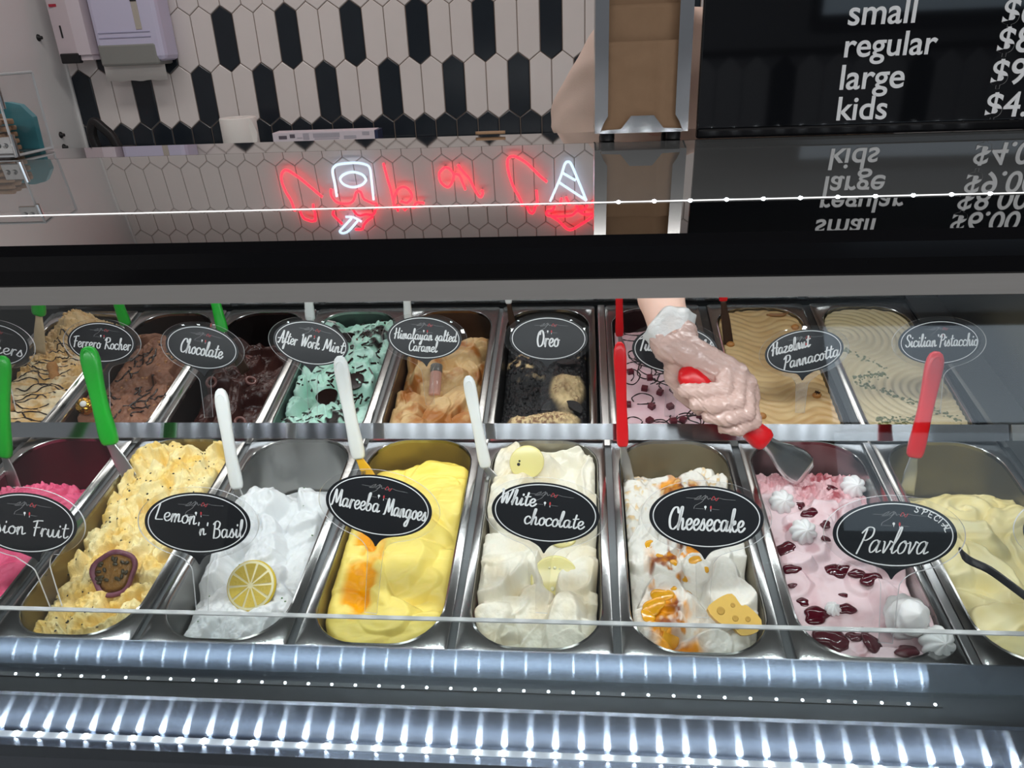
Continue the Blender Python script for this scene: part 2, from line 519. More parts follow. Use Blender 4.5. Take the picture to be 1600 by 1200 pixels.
def led_strip(name, tape_mb, tape_mat, pts, size, dirn, parent=case):
    st = tape_mb.build(name, tape_mat, parent)
    first = None
    for p in pts:
        p = np.asarray(p, float)
        if first is None:
            q = MB(); q.lathe([(size * 1.0, 0), (size * .9, size * .35), (size * .5, size * .62), (size * .1, size * .7)], (0, 0, 0), dirn, n=10)
            me_o = mesh('led', np.concatenate(q.V), q.F, M['led'], st, True, local=True)
            first = me_o
            pl, pR = FRM[st.name]
            me_o.location = Vector((p - pl) @ pR)
        else:
            c = first.copy(); COL.objects.link(c); c.parent = st
            pl, pR = FRM[st.name]; c.location = Vector((p - pl) @ pR)
    return st


DOWNF = np.array([[1, 0, 0], [0, 0, -1], [0, 1, 0]], float)     # local z -> -Y
UPF = Rx(math.radians(45))
DOWN = Rx(math.pi)
xs = np.arange(-.58, .55, .0255)
LED_UP = Rx(math.radians(25))
b = MB(); quad_strip(b, [(YB - .0050, ZC + .0020), (YB - .0112, ZC + .0014), (YB - .0112, ZC + .0002), (YB - .0050, ZC + .0002)], XA, .53)
led_strip('lower_led_strip', b, M['led_tape'], [(x, YB - .0082, ZC + .0016) for x in xs], .0033, LED_UP)
b = MB(); quad_strip(b, [(LY - .0135, ZB + .0015), (LY - .0185, ZB + .0010), (LY - .0185, ZB + .0002), (LY - .0135, ZB + .0002)], XA, .475)
led_strip('front_led_strip', b, M['dark_steel'], [(x, LY - .0160, ZB + .0012) for x in np.arange(-.56, .472, .0245)], .0013, LED_UP)

# partition between the two rows of pans
b = MB()
_o = RF @ np.array([0, .358, 0]); _p = hitP(800, 661.5, _o, RF[:, 1]); wm = float((RF.T @ _p)[2])
xl = hitP(17, 680, RF @ np.array([0, .350, .01]), RF[:, 1])[0]; xr = hitP(1576, 680, RF @ np.array([0, .350, .01]), RF[:, 1])[0]
_o = RF @ np.array([0, .344, 0]); _p = hitP(800, 686.5, _o, RF[:, 1]); w0 = float((RF.T @ _p)[2])
PB = [D1(.344, max(w0, .0025)), D1(.358, wm), D1(.3586, wm - .0008), D1(.350, max(w0, .0025))]
quad_strip(b, PB, xl, xr)
case_part(b, 'partition_bar', M['partition_steel'])
b = MB(); quad_strip(b, PB, xr + .004, XB - .005)
case_part(b, 'partition_end_plate', M['steel'])

# support rails under the edges of the pans
FG = [-.680, -.508, -.339, -.168, .001, .171, .340, .512, .684]
BG = [-.850, -.680, -.507, -.341, -.175, -.004, .170, .345, .521, .690]
for g in FG:
    b = MB(); b.box((g, .170, -.013), (.012, .342, .018)); V = np.concatenate(b.V) @ RF.T
    mesh('support_rail', V, b.F, M['dark_steel'], case)
for g in BG:
    b = MB(); b.box((g, .135, -.013), (.014, .36, .018)); V = np.concatenate(b.V) @ RB.T + BACK0
    mesh('support_rail', V, b.F, M['dark_steel'], case)
for g, fr, w, y0, y1 in ((.170, BACK, .012, -.05, .315), (.5125, FRONT, .010, -.006, .343)):
    b = MB(); b.box((g, (y0 + y1) / 2, -.001), (w, y1 - y0, .006), bev=.0015); V = np.concatenate(b.V) @ fr[1].T + fr[0]
    mesh('divider_bar', V, b.F, M['steel'], case)

# rear rail of the well
b = MB()
b.box((-.2, .332, .004), (1.9, .014, .012), bev=.002)
V = np.concatenate(b.V) @ RB.T + BACK0; mesh('rear_rail', V, b.F, M['steel'], case)
b = MB()
b.tube([(XA + .05, *D2(.752, .016)), (XB - .01, *D2(.752, .016))], .004, 8)
b.tube([(XA + .05, *D2(.762, .028)), (XB - .01, *D2(.762, .028))], .003, 8)
for x in (-.62, -.17, .16, .56): b.box((x, *D2(.755, .018)), (.03, .02, .022), bev=.003)
case_part(b, 'rear_track', M['chrome'])

# end of the case on the right
b = MB(); quad_strip(b, [D1(-.008, -.004), D1(.345, -.004), D2(.74, -.004), D2(.74, .004), D1(.345, .004), D1(-.008, .004)], .688, XB)
case_part(b, 'end_ledge', M['dark_steel'])
b = MB(); quad_strip(b, [(-.045, -.09), (.80, -.09), (.80, .12), (.54, .43), (.10, .36), (-.045, -.03)], XB, XB + .02)
case_part(b, 'end_panel', M['dark_steel'])

# canopy: flat shelf, two mirror panes, fascia
b = MB(); quad_strip(b, [(SH_S + .0008, SH_Z), (SH_B, SH_Z), (SH_B, SH_Z - .012), (SH_S + .0008, SH_Z - .012)], XA, XB + .4); case_part(b, 'top_shelf', M['shelf_mirror'])
b = MB(); quad_strip(b, [(K_Y, K_Z), (SH_S - .0008, SH_Z), (SH_S - .0008, SH_Z - .010), (K_Y, K_Z - .010)], XA, XB + .4); case_part(b, 'rear_pane', M['mirror_grey'])
b = MB(); quad_strip(b, [(L_Y, L_Z), (K_Y, K_Z), (K_Y, K_Z - .010), (L_Y, L_Z - .010)], XA, XB + .4); case_part(b, 'front_pane', M['mirror_dark'])
b = MB(); quad_strip(b, [(L_Y, L_Z), (L_Y + .02, L_Z - .011), (L_Y + .02, .372), (L_Y - .002, .372), (L_Y - .006, .376), (L_Y - .008, .39), (L_Y - .006, .403)], XA, XB + .4)
case_part(b, 'fascia', M['black_gloss'])
zc0 = hitY(800, 468.5, L_Y - .004)[2]; zc1 = hitY(800, 438, L_Y - .004)[2]
b = MB(); quad_strip(b, [(L_Y - .004, zc1), (L_Y - .004, zc0), (L_Y + .008, zc0), (L_Y + .008, zc1)], XA, XB + .4); case_part(b, 'glass_clamp', M['grey_alu'])
b = MB(); quad_strip(b, [(L_Y - .002, .3725), (L_Y - .002, zc1 - .001), (L_Y + .018, zc1 - .001), (L_Y + .018, .3725)], XA, XB + .4); case_part(b, 'clamp_groove', M['black'])
b = MB(); quad_strip(b, [(SH_B - .004, SH_Z - .012), (SH_B - .004, SH_Z - .03), (L_Y + .02, .374), (L_Y + .02, .384)], XA, XB + .4); case_part(b, 'canopy_underside', M['dark_steel'])
# line of LEDs let into the joint of the two panes
yk, zk = K_Y + .0065, K_Z + math.tan(B1) * .0065
b = MB(); quad_strip(b, [(yk - .0006, zk + .0005), (yk + .0006, zk + .0005), (yk + .0006, zk - .004), (yk - .0006, zk - .004)], XA, XB + .35)
led_strip('joint_led_line', b, M['led_line'], [(x, yk, zk + .0002) for x in np.arange(.17, .72, .0335)], .0019, np.eye(3))
# LEDs under the front lip of the canopy
b = MB(); quad_strip(b, [(L_Y + .010, zc0 + .004), (L_Y + .030, zc0 + .004), (L_Y + .030, zc0 + .010), (L_Y + .010, zc0 + .010)], -.8, .62)
led_strip('canopy_led_strip', b, M['led_tape'], [(x, L_Y + .02, zc0 + .004) for x in np.arange(-.75, .50, .036)], .0026, DOWN)
for x in (XA + .01, XB + .012):
    b = MB(); b.box((x, SH_B - .012, .215), (.02, .02, .41), bev=.003); case_part(b, 'post', M['steel'])

# front glass and the low pane in front of it
zt = .148
b = MB(); quad_strip(b, [(L_Y + .001, zc0 + .006), (-.0720, .030), (-.0680, .030), (L_Y + .005, zc0 + .006)], XA, XB)
case_part(b, 'front_glass', M['glass'])
b = MB(); quad_strip(b, [(-.1235, zt), (-.0735, -.118), (-.0695, -.118), (-.1195, zt)], XA, XB)
case_part(b, 'low_glass', M['glass_low'])
b = MB(); quad_strip(b, [(-.1236, zt + .0006), (-.1236, zt - .0004), (-.1194, zt - .0004), (-.1194, zt + .0006)], XA, XB)
case_part(b, 'glass_edge', M['glass_edge'])

# ------------------------------------------------------------------ pans
PAN_DEPTH = .115


def rrect(x0, x1, y0, y1, r, n=8):
    P = []
    for cx, cy, a in ((x1 - r, y0 + r, -90), (x1 - r, y1 - r, 0), (x0 + r, y1 - r, 90), (x0 + r, y0 + r, 180)):
        for k in range(n + 1):
            t = math.radians(a + 90 * k / n); P.append((cx + r * math.cos(t), cy + r * math.sin(t)))
    return np.array(P)


PANS = {}


def make_pan(key, cx, row, label, stain):
    fr = (np.array([cx, 0, 0.]), RF) if row == 'F' else (BACK0 + np.array([cx, 0, 0]), RB)
    y0, y1 = (-.008, .357) if row == 'F' else (-.050, .315)
    hw, ow = .0805, .0695
    o0, o1 = y0 + .012, y1 - .0125
    n = 8
    outer = rrect(-hw, hw, y0, y1, .006, n); outer2 = rrect(-hw + .001, hw - .001, y0 + .001, y1 - .001, .006, n)
    rim = rrect(-ow - .0022, ow + .0022, o0 - .0022, o1 + .0022, .053, n); rim2 = rrect(-ow - .0008, ow + .0008, o0 - .0008, o1 + .0008, .052, n)
    inn = rrect(-ow, ow, o0, o1, .051, n)
    mid = rrect(-ow + .004, ow - .004, o0 + .004, o1 - .004, .048, n)
    low = rrect(-ow + .008, ow - .008, o0 + .008, o1 - .008, .045, n)
    bot = rrect(-ow + .016, ow - .016, o0 + .016, o1 - .016, .04, n)
    k = len(outer)
    rings = [(outer, -.0035), (outer, -.0002), (outer2, .0004), (rim, .0004), (rim2, .0016), (inn, .0006), (inn, -.004), (mid, -.06), (low, -PAN_DEPTH + .01), (bot, -PAN_DEPTH)]
    V = np.concatenate([np.column_stack([r, np.full(k, z)]) for r, z in rings])
    F = []
    for i in range(len(rings) - 1):
        for j in range(k): F.append((i * k + j, i * k + (j + 1) % k, (i + 1) * k + (j + 1) % k, (i + 1) * k + j))
    nf = len(F)
    F.append(tuple((len(rings) - 1) * k + j for j in range(k)))
    mi = [1 if i >= 6 * k else 0 for i in range(nf)] + [1]
    inner = M['pan_in'] if stain is None else mat('pan_inside_stained', stain, .32, .75, vary=.12, bscale=25)
    # thickness: an outer shell a little below
    outr = [(rim, -.0015), (mid * [1.02, 1] , -.06), (low * [1.03, 1], -PAN_DEPTH), (bot, -PAN_DEPTH - .0015)]
    o = mesh('gelato_pan', V, F, [M['pan_steel'], inner], None, True, mi, local=True, frame=fr)
    o.data.set_sharp_from_angle(angle=math.radians(35))
    put_props(o, label, 'pan', 'stainless gelato pans in the case')
    PANS[key] = dict(fr=fr, y0=o0, y1=o1, row=row)
    return o


ST = srgb
PANDEF = [
    # key, centre x, row, label, inner stain
    ('pink', -.594, 'F', 'stainless pan holding the bright pink sorbet, front row left end', srgb(92, 40, 55)),
    ('passion', -.4235, 'F', 'stainless pan heaped with the yellow seeded gelato', srgb(150, 135, 95)),
    ('lemon', -.2535, 'F', 'half-empty stainless pan holding the snow-white sorbet', None),
    ('mango', -.0835, 'F', 'stainless pan holding the smooth bright yellow mango gelato', srgb(160, 145, 95)),
    ('white', .086, 'F', 'stainless pan filled to the brim with cream-white chocolate gelato', srgb(170, 165, 150)),
    ('cheese', .2555, 'F', 'stainless pan holding the white gelato with amber syrup', srgb(160, 152, 130)),
    ('pavlova', .426, 'F', 'stainless pan of pale pink gelato the gloved hand scoops from', None),
    ('custard', .5995, 'F', 'stainless pan of pale yellow gelato at the right end of the front row', srgb(130, 124, 105)),
    ('peanut', -.765, 'B', 'stainless pan of peanut gelato at the left end of the back row', srgb(70, 64, 58)),
    ('hazel', -.594, 'B', 'stainless pan of milk-brown hazelnut gelato with a gold-wrapped ball', srgb(58, 48, 44)),
    ('choc', -.424, 'B', 'stainless pan of very dark chocolate gelato', srgb(40, 32, 32)),
    ('mint', -.258, 'B', 'stainless pan of green mint gelato with dark shards', srgb(80, 92, 88)),
    ('caramel', -.0895, 'B', 'stainless pan of tan salted caramel gelato', srgb(92, 74, 62)),
    ('cookie', .078, 'B', 'stainless pan of black cookie and cream gelato', srgb(58, 54, 50)),
    ('turkish', .2575, 'B', 'stainless pan of flat pink gelato with red cubes behind the hand', srgb(75, 52, 52)),
    ('panna', .433, 'B', 'stainless pan of rippled light-brown gelato right of the hand', None),
    ('pist', .6055, 'B', 'stainless pan of combed pistachio gelato at the right end of the back row', None),
]
for d in PANDEF: make_pan(*d)

# ------------------------------------------------------------------ noise
_rng = np.random.default_rng(11)
_LAT = _rng.random((257, 257)).astype(float)


def vnoise(x, y, seed=0):
    x = np.asarray(x, float) + seed * 17.31; y = np.asarray(y, float) + seed * 7.77
    xi = np.floor(x).astype(int); yi = np.floor(y).astype(int); fx = x - xi; fy = y - yi
    fx = fx * fx * fx * (fx * (fx * 6 - 15) + 10); fy = fy * fy * fy * (fy * (fy * 6 - 15) + 10)
    a = _LAT[xi % 256, yi % 256]; b_ = _LAT[(xi + 1) % 256, yi % 256]; c = _LAT[xi % 256, (yi + 1) % 256]; d = _LAT[(xi + 1) % 256, (yi + 1) % 256]
    return (a * (1 - fx) + b_ * fx) * (1 - fy) + (c * (1 - fx) + d * fx) * fy


def fbm(x, y, o=4, seed=0, g=.5):
    s = 0; a = 1; t = 0
    for i in range(o):
        s = s + a * vnoise(x * 2 ** i, y * 2 ** i, seed + i * 3); t += a; a *= g
    return s / t - .5


def sstep(a, b, x):
    t = np.clip((x - a) / (b - a), 0, 1); return t * t * (3 - 2 * t)


def folds(X, V, seed, n, la, lb, amp, flow=0., fs=.6, warp=.012, groove=.0, x0=-.07, x1=.07, v0=-.05, v1=.35, curl=.25):
    """overlapping spatula strokes: the highest stroke wins, so their rims crease against one another"""
    rg = np.random.default_rng(seed)
    Xw = X + warp * fbm(X * 22, V * 22, 3, seed) * 2; Vw = V + warp * fbm(X * 22, V * 22, 3, seed + 40) * 2
    H = np.full(X.shape, -1.); I = np.zeros(X.shape)
    for i in range(n):
        cx, cv = rg.uniform(x0, x1), rg.uniform(v0, v1)
        th = flow + rg.normal() * fs; a = la * rg.uniform(.6, 1.35); b_ = lb * rg.uniform(.6, 1.35); bend = rg.normal() * 9
        dx, dv = Xw - cx, Vw - cv
        lx = math.cos(th) * dx + math.sin(th) * dv; ly = -math.sin(th) * dx + math.cos(th) * dv + bend * (lx ** 2)
        q = (lx / a) ** 2 + (ly / b_) ** 2
        h = rg.uniform(-.15, .60) + .32 * lx / a - .42 * q - .6 * np.maximum(q - .5, 0) + .6 * curl * np.exp(-((np.sqrt(q) - .74) / .17) ** 2)
        if groove: h = h + groove * np.sin(ly / b_ * 11 + lx / a * 2 + rg.uniform(0, 6))
        h = np.where(q < 2.4, h, -1.)
        up = h > H; I = np.where(up, i + rg.random() * 0, I); d = h - H
        k = .05
        t = np.clip(.5 + .5 * d / k, 0, 1)
        H = H * (1 - t) + h * t + k * t * (1 - t)
    return np.clip(H, -.5, 1.3) * amp * 1.45, I


GEL = {}


def gelato(key, label, prof, fn, material, nv=330, nu=136, inset=.0020, edge=.006, cat='gelato', sub=0):
    P = PANS[key]; y0, y1 = P['y0'] + inset, P['y1'] - inset; hw = .0695 - inset; r = .049
    t = np.linspace(0, 1, nv); t = .5 - .5 * np.cos(math.pi * (t * .9 + .05)); t = (t - t[0]) / (t[-1] - t[0])
    v = y0 + .0006 + t * (y1 - y0 - .0012)
    dd = np.minimum(v - y0, y1 - v); w = np.where(dd < r, hw - r + np.sqrt(np.maximum(r * r - (r - dd) ** 2, 1e-9)), hw)
    u = np.linspace(-1, 1, nu)
    X = u[None, :] * w[:, None]; V = np.repeat(v[:, None], nu, 1); U = np.repeat(u[None, :], nv, 0)
    H, C = fn(X, V - (y0 - .004), U)
    if material in (GM, GM_ROUGH, GM_DARK): H = H + (.5 - np.abs(fbm(X * 120, V * 120, 3, 77))) * .0006 + fbm(X * 300, V * 300, 2, 71) * .0014
    pv, pw = zip(*prof)
    Hb = np.interp(V - (y0 - .004) + .010 * fbm(X * 30, V * 30, 3, 5) * 2, pv, pw)
    de = np.minimum(np.minimum(hw - np.abs(X) * hw / np.maximum(w[:, None], 1e-4), .05), dd[:, None])
    H = Hb + H - edge * np.exp(-de / .006)
    H = np.maximum(H, -.088)
    taper = 1 - np.clip(-H, 0, .11) * (.0055 / .06) / .07       # the pan narrows downwards
    Xp = X * taper
    # small sideways push so that the folds are not a pure height field
    gy, gx = np.gradient(H); sc = .35
    yc = (y0 + y1) / 2; Vp = yc + (V - yc) * (1 - np.clip(-H, 0, .11) * .075 / ((y1 - y0) / 2) * 1.25)
    GEL[key] = (v, w, nu, H)
    n = nv * nu
    pts = np.stack([Xp, Vp, H], -1).reshape(-1, 3)
    idx = np.arange(n).reshape(nv, nu)
    F = np.stack([idx[:-1, :-1], idx[:-1, 1:], idx[1:, 1:], idx[1:, :-1]], -1).reshape(-1, 4)
    # skirt down into the pan
    bd = np.concatenate([idx[0, :], idx[1:, -1], idx[-1, -2::-1], idx[-2:0:-1, 0]])
    sk = pts[bd].copy(); sk[:, 2] = np.minimum(sk[:, 2] - .012, -.03) - .02; sk[:, 0] *= .93; sk[:, 1] = (sk[:, 1] - (y0 + y1) / 2) * .975 + (y0 + y1) / 2
    sk[:, 2] = np.maximum(sk[:, 2], -PAN_DEPTH + .012)
    k = len(bd); si = n + np.arange(k)
    F2 = np.stack([bd, si, np.roll(si, -1), np.roll(bd, -1)], -1)
    allp = np.concatenate([pts, sk]); Cc = np.broadcast_to(C, (nv, nu, 3)).reshape(-1, 3); Cc = np.concatenate([Cc, Cc[bd]])
    o = mesh('gelato', allp, np.concatenate([F, F2]), material, None, True, None, local=True, col=np.clip(Cc, 0, 1), frame=P['fr'])
    put_props(o, label, cat)
    return o


def surf(key, x, v):
    vs, w, nu, H = GEL[key]
    i = np.clip(np.interp(v, vs, np.arange(len(vs))), 0, len(vs) - 1.001)
    ww = np.interp(v, vs, w); j = np.clip((x / ww + 1) / 2 * (nu - 1), 0, nu - 1.001)
    i0, j0 = int(i), int(j); fi, fj = i - i0, j - j0
    return (H[i0, j0] * (1 - fi) + H[i0 + 1, j0] * fi) * (1 - fj) + (H[i0, j0 + 1] * (1 - fi) + H[i0 + 1, j0 + 1] * fi) * fj


def on_gel(key, px, py):
    """local (x, v, z) of the gelato surface under a line of sight"""
    fr = PANS[key]['fr']; z = 0.
    for _ in range(8):
        p = on_plane(px, py, fr, z); z = .5 * z + .5 * float(surf(key, p[0], p[1]))
    p = on_plane(px, py, fr, z)
    return np.array([p[0], p[1], float(surf(key, p[0], p[1]))])


def slope_R(key, x, v, e=.008, damp=.6):
    """orientation (local) of something lying on the gelato"""
    gx = (surf(key, x + e, v) - surf(key, x - e, v)) / (2 * e) * damp; gv = (surf(key, x, v + e) - surf(key, x, v - e)) / (2 * e) * damp
    n = np.array([-gx, -gv, 1.]); n /= np.linalg.norm(n)
    a = np.array([1, 0, 0]) - n * n[0]; a /= np.linalg.norm(a)
    return np.stack([a, np.cross(n, a), n], 1)


def Rz(a):
    c, s = math.cos(a), math.sin(a); return np.array([[c, -s, 0], [s, c, 0], [0, 0, 1.]])


def placed(key, p, lift=0., spin=0., tilt=None, damp=.6):
    fr = PANS[key]['fr']; R = slope_R(key, p[0], p[1], damp=damp) if tilt is None else tilt
    q = np.asarray(p, float) + R[:, 2] * lift
    return fr[0] + fr[1] @ q, fr[1] @ R @ Rz(spin)


def mixc(a, b_, t):
    t = np.asarray(t)[..., None]; return np.asarray(a) * (1 - t) + np.asarray(b_) * t


GM = gelato_mat('gelato_cream')
GM_SMOOTH = gelato_mat('gelato_smooth', rough=.28, bump=.12)
GM_DARK = gelato_mat('gelato_dark', rough=.22, bump=.15, sss=.05, spec=.6)
GM_ROUGH = gelato_mat('gelato_crumbly', rough=.45, bump=.45, bscale=600)
SAUCE = {k: mat(k, c, .12, sss=.1, vary=.15, bscale=40, spec=.7) for k, c in
         (('berry_sauce', srgb(74, 12, 26)), ('chocolate_sauce', srgb(36, 20, 16)), ('amber_syrup', srgb(224, 140, 20)), ('mango_sauce', srgb(246, 178, 12)))}


def f_pink(X, V, U):
    h, i = folds(X, V, 3, 26, .055, .03, .014, .4, groove=.02)
    rough = sstep(.21, .245, V) * fbm(X * 220, V * 260, 3, 2) * .012
    c = mixc(srgb(206, 66, 108), srgb(232, 104, 140), np.clip(.5 + fbm(X * 60, V * 60, 3, 1) * 1.6, 0, 1))
    return h + rough, c


def f_passion(X, V, U):
    h, i = folds(X, V, 8, 120, .022, .013, .013, .5, fs=.9, groove=.03, curl=.35)
    h = h + fbm(X * 150, V * 150, 4, 6) * .011 - .012 * sstep(.045, .075, -X) * (V < .24) + .006 * sstep(.24, .27, V)
    t = np.clip(.45 + fbm(X * 45, V * 45, 4, 9) * 2.4, 0, 1)
    return h, mixc(srgb(240, 224, 168), srgb(234, 198, 108), t)


def f_lemon(X, V, U):
    pk = np.exp(-((X - .0) / .05) ** 2 - ((V - .235) / .03) ** 2) * .018
    h, i = folds(X, V, 21, 46, .036, .02, .015, .9, fs=.9, groove=.015)
    h = h + fbm(X * 120, V * 120, 3, 3) * .005 + pk - .012 * sstep(.035, .07, -X)
    return h, np.broadcast_to(srgb(222, 224, 225), X.shape + (3,))


def f_mango(X, V, U):
    h, i = folds(X, V, 33, 22, .06, .036, .013, .2, fs=.5, groove=.012, warp=.008)
    pool = np.exp(-((X + .036 + .02 * (V - .12)) / .018) ** 2) * sstep(.03, .07, V) * (1 - sstep(.19, .225, V))
    pool = 1.25 * pool * np.clip(.75 + fbm(X * 50, V * 50, 2, 8) * 2.4, 0, 1)
    pk = np.exp(-((X - .01) / .035) ** 2 - ((V - .315) / .02) ** 2) * .014
    h = h - .010 * pool + fbm(X * 40, V * 120, 3, 4) * .002 + pk
    c = mixc(srgb(244, 222, 118), srgb(246, 168, 0), np.clip(pool * 2.6 - .6, 0, 1))
    return h, mixc(c, srgb(248, 212, 60), .5 * sstep(.2, .33, V))


def f_white(X, V, U):
    h, i = folds(X, V, 44, 40, .045, .026, .017, .3, fs=.8, groove=.012, curl=.4)
    h = h + fbm(X * 60, V * 60, 3, 5) * .004
    t = np.clip(fbm(X * 34, V * 34, 3, 12) * 2.2 + .1, 0, 1)
    return h, mixc(srgb(232, 227, 210), srgb(224, 206, 164), t * .7)


def f_cheese(X, V, U):
    h, i = folds(X, V, 52, 40, .04, .024, .016, .8, fs=.9, groove=.012, curl=.4)
    h = h + fbm(X * 80, V * 80, 3, 5) * .004
    band = np.exp(-((X + .012 + .02 * np.sin(V * 22)) / .022) ** 2)
    t = np.clip((fbm(X * 75, V * 48, 4, 14) * 5.4 + .05) * band * 2.1, 0, 1) * (1 - sstep(.25, .30, V) * .6)
    t2 = np.exp(-((X + .035) / .014) ** 2 - ((V - .055) / .022) ** 2) + np.exp(-((X + .022) / .02) ** 2 - ((V - .012) / .014) ** 2)
    t = np.clip(np.maximum(t, 2.4 * t2 * np.clip(1 + fbm(X * 90, V * 90, 2, 3) * 2, 0, 1)), 0, 1)
    sy = mixc(srgb(246, 164, 14), srgb(128, 58, 10), np.clip(.35 + fbm(X * 60, V * 60, 3, 30) * 3, 0, 1))
    c = mixc(srgb(230, 227, 218), sy, t)
    nut = np.clip((fbm(X * 150, V * 150, 2, 61) - .17) * 9, 0, 1) * sstep(.17, .2, V)
    return h + nut * .002, mixc(c, srgb(224, 190, 130), nut * .8)


def f_pav(X, V, U):
    sc = sstep(.235, .275, V + X * .35 + fbm(X * 40, V * 40, 2, 4) * .05)        # torn where it is being scooped
    fo, _i = folds(X, V, 58, 30, .03, .018, .009, .4, fs=.9, groove=.01)
    h = (fbm(X * 30, V * 30, 3, 2) * .006 + fo * 1.25 - .004) * (1 - sc) + sc * (fbm(X * 130, V * 130, 4, 7) * .022 - .012)
    streak = np.clip((fbm(X * 50, V * 50, 4, 17) - .13) * 7, 0, 1) * (.25 + .75 * sstep(.12, .24, V))
    c = mixc(srgb(228, 204, 208), srgb(214, 160, 166), np.clip(.8 * sc + fbm(X * 60, V * 60, 3, 5), 0, 1))
    return h, mixc(c, srgb(150, 30, 48), np.clip(streak, 0, 1) * .85)


def f_custard(X, V, U):
    d = np.hypot(X + .005, (V - .225) * 1.25)
    sw = np.sin(d * 240 + np.arctan2(V - .225, X + .005) * 1.0) * .0035 * np.exp(-(d / .06) ** 2)
    h, i = folds(X, V, 66, 30, .05, .026, .013, .3, fs=.7, groove=.014)
    h = h * (1 - .7 * np.exp(-(d / .055) ** 2)) + sw
    return h, mixc(srgb(234, 226, 182), srgb(230, 212, 142), np.clip(.35 + sstep(.16, .27, V) * .5 + fbm(X * 50, V * 50, 3, 2), 0, 1))


def f_peanut(X, V, U):
    h = np.sin(V * 260 + fbm(X * 25, V * 25, 3, 2) * 9) * .0022 + fbm(X * 50, V * 60, 3, 3) * .008
    lump = sstep(.0, .03, X * -1 + .01) * sstep(.2, .3, V)
    h = h + np.clip(fbm(X * 170, V * 170, 3, 9), -.1, 1) * .018 * sstep(.15, .24, V) + .03 * np.exp(-((X + .02) / .028) ** 2) * sstep(.24, .31, V)
    t = np.clip(.5 + fbm(X * 40, V * 90, 3, 7) * 2.6, 0, 1)
    return h, mixc(mixc(srgb(240, 220, 182), srgb(222, 178, 112), t), srgb(206, 172, 122), sstep(.2, .26, V) * .7)


def f_hazel(X, V, U):
    h, i = folds(X, V, 77, 34, .04, .024, .013, .9, fs=.6, groove=.02)
    h = h + fbm(X * 120, V * 120, 4, 2) * .006
    return h, mixc(srgb(150, 104, 80), srgb(120, 78, 58), np.clip(.5 + fbm(X * 60, V * 60, 3, 3) * 2, 0, 1))


def f_choc(X, V, U):
    h, i = folds(X, V, 88, 40, .034, .02, .018, .6, fs=.9, groove=.02)
    h = h + fbm(X * 90, V * 90, 3, 2) * .005
    return h, mixc(srgb(54, 27, 24), srgb(76, 42, 36), np.clip(.4 + fbm(X * 40, V * 40, 3, 3) * 2, 0, 1))


def f_mint(X, V, U):
    h, i = folds(X, V, 99, 60, .03, .02, .017, .6, fs=.9, groove=.015, curl=.4)
    h = h + fbm(X * 90, V * 90, 4, 2) * .008
    ch = np.clip((fbm(X * 42, V * 42, 4, 23) - .16) * 14, 0, 1)
    c = mixc(srgb(200, 234, 220), srgb(176, 222, 203), np.clip(.5 + fbm(X * 60, V * 60, 3, 3) * 2, 0, 1))
    return h + .002 * ch, mixc(c, srgb(38, 30, 28), ch)


def f_caramel(X, V, U):
    h, i = folds(X, V, 111, 34, .048, .028, .016, 1.0, fs=.7, groove=.012)
    h = h + fbm(X * 60, V * 60, 3, 2) * .006
    t = np.clip((fbm(X * 34, V * 34, 4, 31) + .06) * 4.2, 0, 1)
    return h, mixc(srgb(214, 178, 126), srgb(172, 108, 52), t)


def f_cookie(X, V, U):
    big = .024 * np.exp(-((X - .036) / .034) ** 2 - ((V - .135) / .045) ** 2) + .022 * np.exp(-(X / .062) ** 4 - ((V - .058) / .024) ** 2) + .014 * np.exp(-((X + .02) / .05) ** 2 - ((V - .20) / .03) ** 2)
    h = big + fbm(X * 60, V * 60, 4, 2) * .012 + np.clip(fbm(X * 220, V * 220, 2, 5), 0, 1) * .006
    cream = np.clip(sstep(.010, .016, big) + (fbm(X * 60, V * 60, 3, 31) - .16) * 8 * sstep(.16, .2, V), 0, 1)
    dust = np.clip((fbm(X * 300, V * 300, 3, 41) + .05) * 6, 0, 1) * np.clip(sstep(.05, .0, X) + fbm(X * 40, V * 40, 2, 6) * 2, 0, 1)
    c = mixc(srgb(34, 33, 34), srgb(226, 200, 152), cream)
    c = mixc(c, srgb(120, 74, 54), dust * cream * .85)
    return h, c


def f_turk(X, V, U):
    h = fbm(X * 24, V * 24, 3, 2) * .003 + sstep(.29, .30, V) * fbm(X * 120, V * 120, 3, 3) * .008
    return h, mixc(srgb(232, 198, 204), srgb(224, 184, 192), np.clip(.5 + fbm(X * 70, V * 70, 3, 3) * 2, 0, 1))


def f_panna(X, V, U):
    ph = V * 430 + 5.5 * np.cos(X * 60 + .6) + fbm(X * 22, V * 22, 3, 2) * 7
    rp = np.sin(ph); h = .0008 * rp + fbm(X * 20, V * 20, 2, 3) * .004
    t = np.clip(.45 + .15 * rp + fbm(X * 30, V * 50, 3, 6) * .9, 0, 1)
    return h, mixc(srgb(226, 196, 146), srgb(188, 144, 88), t * (.55 + .45 * sstep(-.05, .03, X)))


def f_pist(X, V, U):
    h = 0; d1 = np.hypot(X - .045, (V - .12) * 1.15); d2 = np.hypot(X + .05, (V - .26) * 1.1)
    near = sstep(.16, .24, V)
    ph = np.where(V > .2, d2, d1) * 620
    rp = np.sin(d1 * 560) * (1 - near) + np.sin(d2 * 560) * near
    h = .0010 * rp + fbm(X * 20, V * 20, 2, 3) * .004
    return h, mixc(srgb(212, 196, 158), srgb(192, 172, 128), np.clip(.4 + .2 * rp + fbm(X * 40, V * 40, 3, 6), 0, 1))


